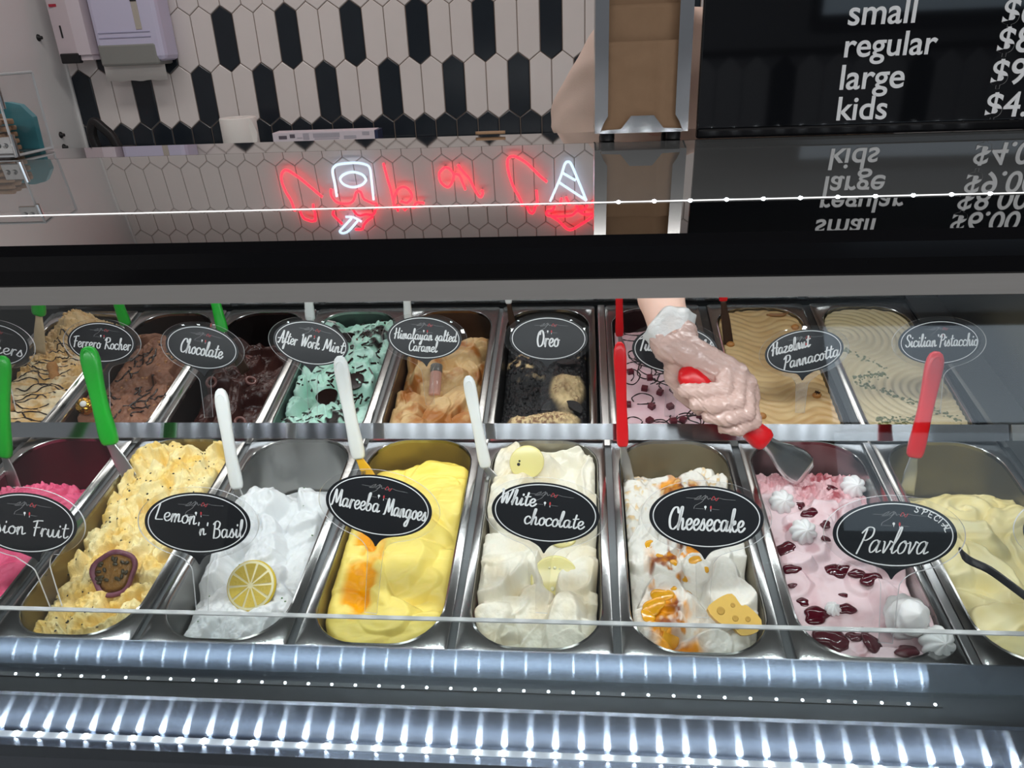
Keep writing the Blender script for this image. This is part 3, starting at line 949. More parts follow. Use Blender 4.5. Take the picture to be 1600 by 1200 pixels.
gel_pink = gelato('pink', 'bright raspberry-pink sorbet half filling the front left pan',
       [(0, -.018), (.05, -.010), (.22, -.006), (.25, -.016), (.268, -.06), (.285, -.085), (.35, -.10)], f_pink, GM)
gel_passion = gelato('passion', 'crumbly yellow gelato with black seeds, heaped high', [(0, -.026), (.04, -.014), (.12, -.008), (.22, -.002), (.30, .004), (.325, -.006), (.35, -.03)], f_passion, GM_ROUGH)
gel_lemon = gelato('lemon', 'snow-white sorbet heaped in a half-empty pan', [(0, -.032), (.05, -.020), (.16, -.014), (.225, -.010), (.252, -.03), (.272, -.08), (.35, -.1)], f_lemon, GM)
gel_mango = gelato('mango', 'smooth bright yellow gelato with pools of orange sauce', [(0, -.026), (.05, -.014), (.22, -.008), (.30, -.012), (.322, -.03), (.335, -.07), (.35, -.09)], f_mango, GM_SMOOTH)
gel_white = gelato('white', 'cream-white gelato in thick folds, filled to the back of its pan', [(0, -.022), (.05, -.010), (.25, -.006), (.318, -.004), (.335, -.014), (.35, -.03)], f_white, GM)
gel_cheese = gelato('cheese', 'white gelato streaked with amber caramel syrup and crumbs', [(0, -.024), (.05, -.012), (.2, -.008), (.28, -.006), (.302, -.018), (.318, -.06), (.35, -.08)], f_cheese, GM)
gel_pav = gelato('pavlova', 'pale pink gelato with dark berry sauce, torn open by the spatula', [(0, -.010), (.06, -.006), (.25, -.008), (.30, -.012), (.32, -.028), (.335, -.06), (.35, -.07)], f_pav, GM_SMOOTH, edge=.002)
gel_custard = gelato('custard', 'pale custard-yellow gelato with a swirled top', [(0, -.016), (.05, -.008), (.2, -.008), (.255, -.014), (.275, -.04), (.29, -.08), (.35, -.09)], f_custard, GM_SMOOTH)
gel_peanut = gelato('peanut', 'tan peanut gelato striped with chocolate sauce and crumbs', [(0, -.016), (.1, -.014), (.25, -.012), (.31, -.004), (.35, -.02)], f_peanut, GM_ROUGH)
gel_hazel = gelato('hazel', 'milk-chocolate brown gelato with dark drizzle and nut pieces', [(0, -.022), (.08, -.014), (.2, -.012), (.285, -.010), (.305, -.03), (.32, -.07), (.35, -.08)], f_hazel, GM)
gel_choc = gelato('choc', 'glossy very dark chocolate gelato', [(0, -.05), (.08, -.038), (.2, -.026), (.27, -.022), (.29, -.05), (.31, -.08), (.35, -.09)], f_choc, GM_DARK)
gel_mint = gelato('mint', 'mint-green gelato tossed with chocolate shards', [(0, -.02), (.08, -.014), (.25, -.010), (.315, -.010), (.335, -.03), (.35, -.06)], f_mint, GM)
gel_caramel = gelato('caramel', 'tan caramel gelato with darker toffee swirls', [(0, -.018), (.1, -.02), (.2, -.014), (.262, -.012), (.282, -.03), (.30, -.07), (.35, -.08)], f_caramel, GM_SMOOTH)
gel_cookie = gelato('cookie', 'black cookie crumb gelato with lumps of beige cream', [(0, -.03), (.1, -.026), (.2, -.026), (.30, -.016), (.33, -.02), (.35, -.04)], f_cookie, GM_ROUGH)
gel_turk = gelato('turkish', 'flat rose-pink gelato looped with chocolate drizzle', [(0, -.006), (.25, -.005), (.285, -.008), (.295, -.05), (.31, -.07), (.35, -.07)], f_turk, GM_SMOOTH, edge=.001)
gel_panna = gelato('panna', 'light-brown gelato combed into a wavy wood-grain pattern', [(0, -.003), (.33, -.002), (.35, -.006)], f_panna, GM_SMOOTH, edge=.001)
gel_pist = gelato('pist', 'beige-green gelato combed in arcs and dusted with pistachio', [(0, -.003), (.33, -.002), (.35, -.006)], f_pist, GM_SMOOTH, edge=.001)

# ------------------------------------------------------------------ sauces and crumbs (parts of their gelato)
def drizzle(gel, key, name, lines, r, m, lift=.0004, kind=None):
    mb = MB()
    for L in lines:
        L = smoothline(L, 5)
        P = []
        for x, v in L:
            v = float(np.clip(v, PANS[key]['y0'] + .006, PANS[key]['y1'] - .012)); wl = float(np.interp(v, GEL[key][0], GEL[key][1])) - .006; x = float(np.clip(x, -wl, wl))
            P.append((x, v, float(surf(key, x, v)) + lift))
        k = len(P); rr = r * (.65 + .5 * np.abs(np.sin(np.arange(k) * .37 + len(P))))
        rr[0] *= .4; rr[-1] *= .5
        mb.tube(P, rr, 6)
    return mb.build(name, m, gel, True, local=True)


def specks(gel, key, name, n, size, m, seed, region=None, flat=.5, jit=.4, clear=0.):
    rg = np.random.default_rng(seed); mb = MB(); c = 0; tries = 0
    bm = bmesh.new(); bmesh.ops.create_icosphere(bm, subdivisions=1, radius=1); base = np.array([v.co[:] for v in bm.verts]); bf = [[v.index for v in f.verts] for f in bm.faces]; bm.free()
    y0, y1 = PANS[key]['y0'], PANS[key]['y1']
    while c < n and tries < n * 30:
        tries += 1
        x, v = rg.uniform(-.06, .06), rg.uniform(y0 + .008, y1 - .012)
        if region is not None and rg.random() > region(x, v - (y0 + .0015 - .004) + .0): continue
        z = float(surf(key, x, v))
        if z < -.045 or abs(x) > float(np.interp(v, GEL[key][0], GEL[key][1])) - .008: continue
        s = size * rg.uniform(.6, 1.5); sc = np.array([s, s * rg.uniform(.6, 1), s * flat])
        V = base * sc * (1 + jit * (rg.random((len(base), 1)) - .5))
        R = slope_R(key, x, v) @ Rz(rg.uniform(0, 6.3))
        mb.add(V @ R.T + [x, v, z + clear], bf); c += 1
    o = mb.build(name, m, gel, True, local=True); o['kind'] = 'stuff'
    return o


rg = np.random.default_rng(5)


def loop_line(cx, cv, rx, rv, a0, a1, n=9, wob=.12):
    return [(cx + rx * math.cos(a) * (1 + wob * rg.normal() * .5), cv + rv * math.sin(a) * (1 + wob * rg.normal() * .5)) for a in np.linspace(a0, a1, n)]


specks(gel_passion, 'passion', 'black_seeds', 170, .0013, mat('passion_seed', srgb(24, 24, 26), .3, vary=.2), 3)
specks(gel_lemon, 'lemon', 'basil_flecks', 16, .0011, mat('basil', srgb(70, 110, 60), .5, vary=.2), 4)
# turkish: loops of drizzle
L = []
for i in range(48):
    L.append(loop_line(rg.uniform(-.05, .05), rg.uniform(-.03, .25), rg.uniform(.008, .024), rg.uniform(.008, .022), rg.uniform(0, 6), rg.uniform(0, 6) + 5.2, 10))
for i in range(10):
    x, v = rg.uniform(-.05, .05), rg.uniform(-.03, .23)
    L.append([(x, v), (x + rg.uniform(-.02, .02), v + .012), (x + rg.uniform(-.03, .03), v + .028)])
drizzle(gel_turk, 'turkish', 'chocolate_drizzle', L, .0010, SAUCE['chocolate_sauce'])
# peanut: cross stripes
L = []
for i in range(22):
    v = -.03 + i * .0125; x0 = rg.uniform(-.064, -.03); x1 = rg.uniform(.02, .064)
    L.append([(x0 + (x1 - x0) * t, v + rg.normal() * .004 + .008 * math.sin(t * 6 + i)) for t in np.linspace(0, 1, 7)])
drizzle(gel_peanut, 'peanut', 'chocolate_drizzle', L, .0012, SAUCE['chocolate_sauce'])
specks(gel_peanut, 'peanut', 'chopped_peanuts', 150, .0034, mat('chopped_peanut', srgb(216, 180, 128), .6, vary=.2, bscale=300), 6, lambda x, v: .15 + .85 * float(sstep(.16, .24, v)), .7)
L = []
for i in range(40):
    x, v = rg.uniform(-.055, .05), rg.uniform(-.02, .26); a = rg.uniform(.2, 2.6)
    l = rg.uniform(.012, .04)
    L.append([(x + l * math.cos(a) * t + rg.normal() * .0025, v + l * math.sin(a) * t + rg.normal() * .0025) for t in np.linspace(-.5, .5, 6)])
drizzle(gel_hazel, 'hazel', 'chocolate_drizzle', L, .0016, SAUCE['chocolate_sauce'])
specks(gel_hazel, 'hazel', 'chopped_hazelnuts', 60, .0024, mat('chopped_hazelnut', srgb(176, 128, 84), .6, vary=.25, bscale=300), 7)
# mint: chocolate shards
b = MB(); bx = np.random.default_rng(9)
for i in range(190):
    x, v = bx.uniform(-.06, .06), bx.uniform(-.03, .28)
    if abs(x) > float(np.interp(v, GEL['mint'][0], GEL['mint'][1])) - .012: continue
    z = float(surf('mint', x, v)); R = slope_R('mint', x, v) @ Rz(bx.uniform(0, 6.3)) @ Rx(bx.normal() * .5)
    b.box((x, v, z + .001), (bx.uniform(.005, .017), bx.uniform(.0016, .004), bx.uniform(.0008, .0016)), R)
o = b.build('chocolate_shards', SAUCE['chocolate_sauce'], gel_mint, local=True); o['kind'] = 'stuff'
specks(gel_cookie, 'cookie', 'cookie_crumbs', 220, .0028, mat('cookie_crumb', srgb(30, 29, 30), .6, vary=.3, bscale=200), 12, lambda x, v: (1. if (v > .185 or (x < -.005 and v > .085)) else .03), .8)
def _pist_line(x, v):
    c = .225 + (-x - .06) * .9 if v > .17 else .10 - x * .75
    d = abs((v - c)); e = abs(v - .155 - .2 * (x + .04)) if -.065 < x < -.01 else 1
    low = 1. if (v < .062 and abs(x + .02) < .036) else 0
    return max(math.exp(-(d / .0065) ** 2) * (1 if (v > .17 and x < -.005) or (v <= .17) else 0), math.exp(-(e / .008) ** 2), low)


specks(gel_pist, 'pist', 'pistachio_crumbs', 560, .0019, mat('pistachio_crumb', srgb(104, 108, 56), .7, vary=.3, bscale=300), 14, _pist_line, .6)
# pavlova: puddles of berry sauce as domed drops
b = MB()
BERRY = [(1221, 858, .012), (1232, 890, .008), (1305, 893, .011), (1318, 889, .008), (1360, 905, .010), (1340, 897, .008), (1255, 941, .006), (1275, 962, .013), (1322, 952, .009), (1300, 1000, .016),
         (1362, 1005, .011), (1417, 1018, .011), (1318, 930, .004), (1335, 995, .007), (1350, 985, .005), (1265, 802, .009), (1315, 735, .008), (1300, 762, .007), (1290, 820, .006), (1238, 915, .004), (1308, 1024, .004), (1385, 885, .005), (1250, 790, .006), (1290, 842, .005)]
bm = bmesh.new(); bmesh.ops.create_icosphere(bm, subdivisions=3, radius=1); ICO = np.array([v.co[:] for v in bm.verts]); ICOF = [[v.index for v in f.verts] for f in bm.faces]; bm.free()
for i, (px, py, s) in enumerate(BERRY):
    p = on_gel('pavlova', px, py); s *= 1.1
    wl = float(np.interp(p[1], GEL['pavlova'][0], GEL['pavlova'][1])) - s * 1.25; p[0] = np.clip(p[0], -wl, wl); p[1] = np.clip(p[1], PANS['pavlova']['y0'] + s * 1.15, 9); p[2] = float(surf('pavlova', p[0], p[1]))
    ang = np.arctan2(ICO[:, 1], ICO[:, 0]); rr = 1 + .16 * np.sin(ang * 2 + i * 1.7) + .10 * np.sin(ang * 3 + 2 * i) + .08 * np.sin(ang * 5 + i)
    lump = 1 + .35 * (vnoise(ICO[:, 0] * 2.4 + i * 3, ICO[:, 1] * 2.4 + ICO[:, 2], 3) - .5)
    V = ICO * np.stack([s * rr, s * .8 * rr, s * .33 * lump], 1)
    b.add(V @ slope_R('pavlova', p[0], p[1]).T + p + [0, 0, s * .04], ICOF)
b.build('berry_sauce', SAUCE['berry_sauce'], gel_pav, True, local=True)

b = MB()
for i, (px, py, sz) in enumerate(((1021, 948, .012), (1034, 930, .011), (1012, 962, .008), (1046, 1000, .014), (1040, 982, .007), (1056, 880, .006), (1014, 850, .006), (1086, 874, .0075), (1030, 868, .004), (1070, 905, .004), (1052, 920, .004), (1078, 925, .0035), (1103, 890, .004))):
    p = on_gel('cheese', px, py)
    ang = np.arctan2(ICO[:, 1], ICO[:, 0]); rr = 1 + .2 * np.sin(ang * 2 + i * 1.9) + .10 * np.sin(ang * 3 + i)
    wl = float(np.interp(p[1], GEL['cheese'][0], GEL['cheese'][1])) - sz * 1.3; p[0] = np.clip(p[0], -wl, wl); p[1] = max(p[1], PANS['cheese']['y0'] + sz * 1.2); p[2] = float(surf('cheese', p[0], p[1]))
    b.add((ICO * np.stack([sz * rr, sz * .85 * rr, sz * .2 * np.ones(len(ICO))], 1)) @ slope_R('cheese', p[0], p[1], damp=1.).T + p, ICOF)
b.build('amber_syrup', mat('amber_glaze', srgb(232, 156, 28), .1, sss=.2, vary=.5, bscale=90, spec=.7), gel_cheese, True, local=True)

# ------------------------------------------------------------------ hand lettering
GLY = {
 'a': (.9, [[(.62, .75), (.45, .98), (.15, .85), (.05, .4), (.2, .03), (.45, .15), (.62, .6), (.66, .95), (.62, .4), (.68, 0.041), (.95, .2)]]),
 'b': (.8, [[(0, .3), (.2, 1.2), (.3, 1.95), (.18, 2.0), (.1, 1.2), (.1, .3), (.3, 0), (.6, .2), (.6, .7), (.35, .85), (.2, .6)]]),
 'c': (.68, [[(.6, .8), (.4, 1), (.12, .8), (.05, .35), (.25, 0), (.5, .08), (.75, .3)]]),
 'd': (.88, [[(.6, .75), (.4, .98), (.12, .8), (.05, .35), (.22, .02), (.45, .2), (.62, .8), (.74, 1.95), (.64, .6), (.68, 0.041), (.92, .2)]]),
 'e': (.68, [[(.05, .4), (.4, .5), (.55, .8), (.35, 1), (.1, .75), (.08, .3), (.3, 0), (.55, .1), (.75, .35)]]),
 'f': (.55, [[(0, .2), (.35, 1.2), (.5, 1.95), (.32, 1.9), (.28, 1), (.22, -.6), (.1, -.9), (.05, -.5), (.3, .1), (.6, .3)]]),
 'g': (.88, [[(.6, .8), (.4, 1), (.1, .8), (.05, .35), (.25, .02), (.5, .2), (.64, .95), (.6, 0), (.45, -.8), (.2, -.95), (.12, -.65), (.5, -.1), (.92, .25)]]),
 'h': (.82, [[(0, .3), (.25, 1.2), (.34, 1.95), (.2, 1.9), (.14, 1), (.1, 0)], [(.1, .1), (.2, .7), (.42, 1), (.52, .7), (.52, .15), (.65, 0), (.85, .2)]]),
 'i': (.42, [[(0, .3), (.18, .95), (.14, .3), (.22, 0), (.45, .2)], [(.24, 1.38), (.25, 1.46)]]),
 'k': (.76, [[(0, .3), (.25, 1.2), (.32, 1.95), (.2, 1.9), (.14, 1), (.1, 0)], [(.12, .4), (.45, .95), (.5, .7), (.2, .5), (.4, .1), (.6, 0), (.78, .2)]]),
 'l': (.46, [[(0, .3), (.28, 1.2), (.34, 1.95), (.2, 1.95), (.12, 1.0), (.14, .2), (.28, 0), (.5, .25)]]),
 'm': (1.04, [[(0, .3), (.12, .95), (.1, 0)], [(.1, .3), (.25, .85), (.4, .95), (.44, .6), (.42, 0)], [(.42, .3), (.6, .9), (.75, .95), (.78, .5), (.8, .08), (1.06, .2)]]),
 'n': (.76, [[(0, .3), (.12, .95), (.1, 0)], [(.1, .3), (.28, .9), (.45, .95), (.48, .5), (.52, 0.041), (.78, .2)]]),
 'o': (.68, [[(.35, .98), (.1, .75), (.05, .3), (.25, 0), (.52, .15), (.58, .65), (.4, .98), (.45, .8), (.75, .8)]]),
 'r': (.56, [[(0, .3), (.14, 1.0), (.13, .5), (.12, 0)], [(.12, .45), (.24, .85), (.38, .97), (.5, .9)]]),
 's': (.6, [[(0, .2), (.3, 1.0), (.35, .75), (.48, .35), (.35, .02), (.08, .08)]]),
 't': (.55, [[(.3, 1.7), (.2, .8), (.2, .2), (.34, 0), (.6, .25)], [(0, 1.15), (.3, 1.2), (.6, 1.25)]]),
 'u': (.86, [[(0, .3), (.1, .95), (.1, .3), (.25, 0), (.45, .3), (.55, .95), (.55, .2), (.68, .02), (.9, .2)]]),
 'v': (.66, [[(0, .9), (.12, .8), (.25, 0), (.48, .7), (.5, .95), (.7, .85)]]),
 'y': (.82, [[(0, .3), (.1, .95), (.12, .3), (.25, 0.041), (.45, .4), (.56, .95), (.52, 0), (.38, -.8), (.18, -.9), (.15, -.6), (.5, -.1), (.85, .25)]]),
 'z': (.72, [[(.05, .9), (.5, .92), (.05, 0.041), (.55, 0.041), (.8, .2)]]),
 "'": (.22, [[(.1, 1.9), (.06, 1.5)]]),
 'F': (.85, [[(.1, 1.75), (.5, 1.9), (1.0, 1.95)], [(.5, 1.9), (.38, 1), (.3, .0)], [(.2, 1.0), (.75, 1.08)]]),
 'R': (1.0, [[(.3, 1.8), (.2, .9), (.12, 0)], [(0, 1.5), (.3, 1.95), (.8, 1.9), (.85, 1.35), (.25, 1.0), (.55, .5), (.85, 0.041), (1.05, .2)]]),
 'C': (.9, [[(.9, 1.5), (.75, 1.95), (.35, 1.8), (.08, 1.0), (.2, .2), (.55, 0), (.9, .3)]]),
 'A': (1.02, [[(.0, .1), (.2, .1), (.65, 1.95), (.75, 1.9), (.78, .8), (.85, 0.041), (1.1, .2)], [(-.15, .75), (.4, .85), (1.0, .8)]]),
 'W': (1.25, [[(0, 1.8), (.15, 1.9), (.25, 0.041), (.65, 1.6), (.75, 0.041), (1.2, 1.9)]]),
 'M': (1.28, [[(-.1, .0), (.1, .2), (.3, 1.9), (.6, .3), (.95, 1.9), (1.05, .9), (1.1, 0.041), (1.3, .2)]]),
 'H': (1.02, [[(.2, 1.9), (.2, 1), (.1, 0)], [(.85, 1.95), (.75, 1), (.75, 0.041), (.95, .2)], [(-.05, .8), (.3, 1.1), (1.0, 1.1)]]),
 'O': (1.05, [[(.6, 1.95), (.2, 1.7), (.05, .8), (.3, .02), (.75, .2), (.9, 1.1), (.7, 1.85), (.4, 1.9), (.35, 1.5)]]),
 'T': (.78, [[(-.1, 1.7), (.4, 1.9), (1.0, 1.9)], [(.5, 1.9), (.4, 1), (.3, 0)]]),
 'S': (.8, [[(.75, 1.6), (.6, 1.95), (.25, 1.8), (.2, 1.3), (.6, .8), (.6, .2), (.25, 0), (0, .3)]]),
 'P': (.85, [[(.3, 1.8), (.25, 1), (.1, -.1)], [(0, 1.5), (.35, 1.95), (.8, 1.85), (.85, 1.3), (.5, .95), (.2, 1.0)]]),
 'L': (.78, [[(.25, 1.9), (.15, 1), (.05, .1), (.3, 0.041), (.75, .1)]]),
 'B': (.9, [[(.2, 1.8), (.12, .9), (.05, 0)], [(0, 1.6), (.4, 1.95), (.75, 1.7), (.6, 1.15), (.25, 1.05), (.7, .9), (.75, .3), (.4, 0), (.05, 0.041)]]),
 'D': (1.0, [[(.2, 1.9), (.15, 1), (.1, 0.041), (.5, .1), (.9, .8), (.7, 1.7), (.2, 1.95)]]),
 'E': (.85, [[(.75, 1.9), (.1, 1.9), (.1, 1.0), (.1, 0), (.75, 0)], [(.1, 1), (.6, 1)]]),
 'I': (.4, [[(.2, 1.9), (.2, 1.0), (.2, 0)]]),
 ' ': (.5, []),
}


def text_strokes(txt, gap=.06):
    x = 0; out = []
    for ch in txt:
        adv, st = GLY[ch]
        for s_ in st: out.append([(x + a, b_) for a, b_ in s_])
        x += adv + gap
    return out, x - gap


def ribbon(mb, P, w, z, m=0, thick=.0, contrast=.45):
    """flat brush stroke in the sign's own plane; down-strokes wider than up-strokes"""
    P = np.asarray(P, float); T = np.gradient(P, axis=0); L = np.linalg.norm(T, axis=1); L[L < 1e-12] = 1e-12
    T = T / L[:, None]; N = np.stack([-T[:, 1], T[:, 0]], 1)
    ww = w * (1 - contrast + contrast * np.abs(T[:, 1]) ** 1.2) / 2
    A, B = P + N * ww[:, None], P - N * ww[:, None]
    k = len(P)
    V = [(x, y, z) for x, y in A] + [(x, y, z) for x, y in B]
    F = [(i, k + i, k + i + 1, i + 1) for i in range(k - 1)]
    b0 = mb.n
    mb.add(V, F, m)
    for c, a0, r in ((P[0], math.atan2(-T[0][1], -T[0][0]), ww[0]), (P[-1], math.atan2(T[-1][1], T[-1][0]), ww[-1])):
        pts = [(c[0] + r * math.cos(a0 + t), c[1] + r * math.sin(a0 + t), z) for t in np.linspace(-math.pi / 2, math.pi / 2, 6)]
        mb.add(pts, [tuple(range(6))], m)


def write(mb, txt, x0, x1, y, h, z, w, rot=0., shear=0., m=0, center=None):
    st, W_ = text_strokes(txt)
    s = (x1 - x0) / W_; hs = h / 2.0
    for q in st:
        q = np.array(q); P = np.stack([q[:, 0] * s + x0 + q[:, 1] * hs * shear, q[:, 1] * hs + y], 1)
        P = smoothline(P, 6)
        if rot:
            c, sn = math.cos(rot), math.sin(rot); o = np.array(center if center is not None else (0, 0)); P = (P - o) @ np.array([[c, sn], [-sn, c]]) + o
        ribbon(mb, P, w, z, m)


def ellipse(a, b_, n=72, t0=0, t1=2 * math.pi):
    return [(a * math.cos(t), b_ * math.sin(t)) for t in np.linspace(t0, t1, n, endpoint=(t1 - t0) < 6.2)]


def rot2(P, a):
    c, s = math.cos(a), math.sin(a); return [(c * x - s * y, s * x + c * y) for x, y in P]


SIGN_OCC = {}


def sign(key, c_px, half_px, roll, foot_px, lines, label, row, tau=22, foot_w=-.004, tail=None, ring=.93, style='script'):
    base = PANS[key]['fr']
    pf = on_plane(*foot_px, base, foot_w)
    for _ in range(4):
        foot_w = max(float(surf(key, pf[0] + a_, pf[1] + b_)) for a_ in np.linspace(-.013, .013, 11) for b_ in np.linspace(-.006, .004, 6)) + .0012
        pf = on_plane(*foot_px, base, foot_w)
    pf[2] = foot_w; foot = base[0] + base[1] @ pf
    t = math.radians(tau); e1 = np.array([1., 0, 0]); e2 = np.array([0, math.sin(t), math.cos(t)]); n = np.cross(e1, e2)
    c = hitP(*c_px, foot, n); pr = hitP(c_px[0] + half_px, c_px[1], foot, n)
    A = abs(pr[0] - c[0]); Bv = A * .575
    rt = root('flavour_sign', foot, None, label, 'sign', 'oval flavour signs')
    R = np.stack([e1, e2, n], 1)
    ro = -math.radians(roll)
    d = np.array([(foot - c) @ e1, (foot - c) @ e2])                 # foot in the plane of the plate

    def W3(P): return [c + e1 * p[0] + e2 * p[1] + n * p[2] for p in P]

    def emit(mb, name, m, smooth=False):
        V = np.concatenate(mb.V)
        return mesh(name, c + V @ R.T, mb.F, m, rt, smooth, mb.M)
    # clear plate with its stem
    E = rot2(ellipse(A * 1.0, Bv, 72), ro)
    ang = math.atan2(d[1], d[0]); sw = A * .125
    stem = []
    left, right = [], []
    # outline: ellipse interrupted at the bottom by two flared curves running into the stem
    dn = d / np.linalg.norm(d); sd = np.array([-dn[1], dn[0]])
    pts = [p for p in E if not (np.dot(p, dn) > 0 and abs(np.dot(p, sd)) < A * .34)]
    k0 = max(range(len(pts)), key=lambda i: np.hypot(*(np.subtract(pts[(i + 1) % len(pts)], pts[i]))))
    pts = pts[k0 + 1:] + pts[:k0 + 1]
    pa, pb = np.array(pts[-1]), np.array(pts[0])
    sa = 1 if np.dot(pa, sd) > 0 else -1
    nk = np.dot(pa + pb, dn) / 2 + A * .20
    st = [pa, dn * (nk - A * .13) + sd * sa * sw * 1.9, dn * (nk - A * .02) + sd * sa * sw * 1.2, dn * (nk + A * .12) + sd * sa * sw, d + sd * sa * sw * .8]
    st2 = [d - sd * sa * sw * .8, dn * (nk + A * .12) - sd * sa * sw, dn * (nk - A * .02) - sd * sa * sw * 1.2, dn * (nk - A * .13) - sd * sa * sw * 1.9, pb]
    out = pts + [tuple(x) for x in smoothline(st, 4)[1:]] + [tuple(x) for x in smoothline(st2, 4)[:-1]]
    mb = MB(); mb.prism(out, (0, 0, 0), (1, 0, 0), (0, 1, 0), (0, 0, 1), -.0015, .0005, 0, 1)
    o = emit(mb, 'clear_plate', [M['acrylic'], M['acrylic_edge']])
    # black oval with its pointed tail
    a, bb = A * .875, Bv * .855
    E = ellipse(a, bb, 72)
    dr = rot2([tuple(dn)], -ro)[0]; dr = np.array(dr); sr = np.array([-dr[1], dr[0]])
    tl = tail if tail is not None else A * .17
    P = [p for p in E if not (np.dot(p, dr) > 0 and abs(np.dot(p, sr)) < a * .26)]
    k0 = max(range(len(P)), key=lambda i: np.hypot(*(np.subtract(P[(i + 1) % len(P)], P[i]))))
    P = P[k0 + 1:] + P[:k0 + 1]
    pa, pb = np.array(P[-1]), np.array(P[0]); tip = dr * (bb + tl); s1 = 1 if np.dot(pa, sr) > 0 else -1
    q = [pa, dr * (bb + tl * .18) + sr * s1 * a * .15, dr * (bb + tl * .55) + sr * s1 * a * .065, tip + sr * s1 * a * .012]
    q2 = [tip - sr * s1 * a * .012, dr * (bb + tl * .55) - sr * s1 * a * .065, dr * (bb + tl * .18) - sr * s1 * a * .15, pb]
    P = P + [tuple(x) for x in smoothline(q, 4)[1:]] + [tuple(x) for x in smoothline(q2, 4)[:-1]]
    mb = MB(); mb.prism(rot2(P, ro), (0, 0, 0), (1, 0, 0), (0, 1, 0), (0, 0, 1), .0007, .0012)
    emit(mb, 'black_panel', M['sign_black'])
    # fine white border
    mb = MB(); E = np.array(rot2(ellipse(a * ring, bb * ring, 96), ro)); E = np.concatenate([E, E[:1]])
    ribbon(mb, E, A * .016, .0014, 0, contrast=0.)
    emit(mb, 'border_line', M['sign_white'])
    # small logo: a thin flourish, a cone and a red lolly
    mb = MB(); L = [[(-.36, .60), (-.2, .60), (-.16, .64), (-.1, .69), (-.14, .60), (-.22, .56), (-.13, .57), (-.06, .66), (-.02, .70), (-.08, .50), (-.2, .36), (-.22, .26)],
                    [(-.1, .56), (-.03, .60), (0, .68), (.02, .58), (.06, .62), (.1, .56), (.16, .62)], [(.14, .60), (.22, .63), (.30, .60), (.50, .585)], [(-.19, .27), (-.05, .27)], [(.10, .27), (.22, .26)]]
    for q in L: ribbon(mb, rot2(smoothline([(x * a, y * bb) for x, y in q], 5), ro), A * .007, .0014, 1)
    ribbon(mb, rot2(smoothline([(x * a, y * bb) for x, y in [(.08, .56), (.12, .68), (.16, .54), (.2, .64)]], 5), ro), A * .010, .0015, 2)
    mb.add([(x, y, .0014) for x, y in rot2([(a * (-.02 + .022 * math.cos(t)), bb * (.33 + .042 * math.sin(t))) for t in np.linspace(0, 6.28, 10, endpoint=False)], ro)], [tuple(range(10))], 0)
    mb.add([(x, y, .00145) for x, y in rot2([(a * -.032, bb * .31), (a * -.008, bb * .31), (a * -.02, bb * .22)], ro)], [(0, 1, 2)], 0)
    mb.add([(x, y, .0014) for x, y in rot2([(a * (.075 + .016 * math.cos(t)), bb * (.32 + .06 * math.sin(t))) for t in np.linspace(0, 6.28, 10, endpoint=False)], ro)], [tuple(range(10))], 2)
    mb.add([(x, y, .00145) for x, y in rot2([(a * .070, bb * .26), (a * .080, bb * .26), (a * .080, bb * .2), (a * .070, bb * .2)], ro)], [(0, 1, 2, 3)], 0)
    emit(mb, 'logo', [M['sign_white'], M['sign_grey'], M['sign_red']])
    mb = MB()
    for ln in lines:
        txt, x0, x1, y, h, w = ln[:6]; sh = ln[6] if len(ln) > 6 else .08; rr = math.radians(ln[7]) if len(ln) > 7 else 0
        m2 = MB(); write(m2, txt, x0 * a, x1 * a, y * bb, h * bb, .0015, w * a, rr, sh, 0, ((x0 + x1) / 2 * a, y * bb))
        for v, in zip(m2.V): v[:, :2] = np.array(rot2(v[:, :2], ro))
        mb.V += m2.V; mb.F += [[i + mb.n for i in f] for f in m2.F]; mb.M += m2.M; mb.n += m2.n
    if style == 'special':
        word = 'SPECIAL'
        for i, ch in enumerate(word):
            th = math.radians(66 - i * 8.8); cx, cy = .86 * a * math.cos(th), .84 * bb * math.sin(th)
            tang = math.atan2(-.84 * bb * math.cos(th), .86 * a * math.sin(th))
            for q in GLY[ch][1]:
                q = np.array(q) * [a * .085, bb * .085] + [-a * .04, -bb * .08]
                P = np.array(rot2(q, tang)) + [cx, cy]; ribbon(mb, rot2(smoothline(P, 4) if ch in 'SPC' else P, ro), a * .017, .0015, contrast=.1)
    if mb.V: emit(mb, 'lettering', M['sign_white'])
    return rt


sign('pink', (41, 817), 92, 4, (88, 950), [('Passion', -1.15, .0, -.38, .52, 0.030), ('Fruit', .12, .82, -.38, .52, 0.030)], 'oval black sign in the bright pink sorbet reading Passion Fruit', 'F')
sign('lemon', (309, 817), 95, 1, (316, 955), [('Lemon', -.80, -.02, .02, .55, .030, .1, -6), ("'n'", .0, .2, -.38, .42, .028, .1), ('Basil', .30, .86, -.44, .56, .030, .1, 3)], 'oval black sign with handwritten Lemon n Basil', 'F')
sign('mango', (592, 790), 96, 9, (579, 958), [('Mareeba', -.88, .02, -.22, .58, 0.034), ('Mangoes', .12, .90, -.24, .58, 0.034)], 'oval black sign reading Mareeba Mangoes, tilted down to the right', 'F')
sign('white', (852, 801), 97, 5, (846, 958), [('White', -.86, -.20, .18, .50, .038, .15), ('chocolate', -.38, .72, -.42, .52, .034, .12)], 'oval black sign handwritten with White chocolate', 'F')
sign('cheese', (1103, 808), 103, 2, (1098, 965), [('Cheesecake', -.66, .66, -.42, .72, 0.041)], 'oval black sign reading Cheesecake', 'F')
sign('pavlova', (1397, 835), 112, 1, (1384, 1005), [('Pavlova', -.62, .52, -.56, .78, .028, .3)], 'oval black sign handwritten Pavlova with SPECIAL along its edge', 'F', style='special')
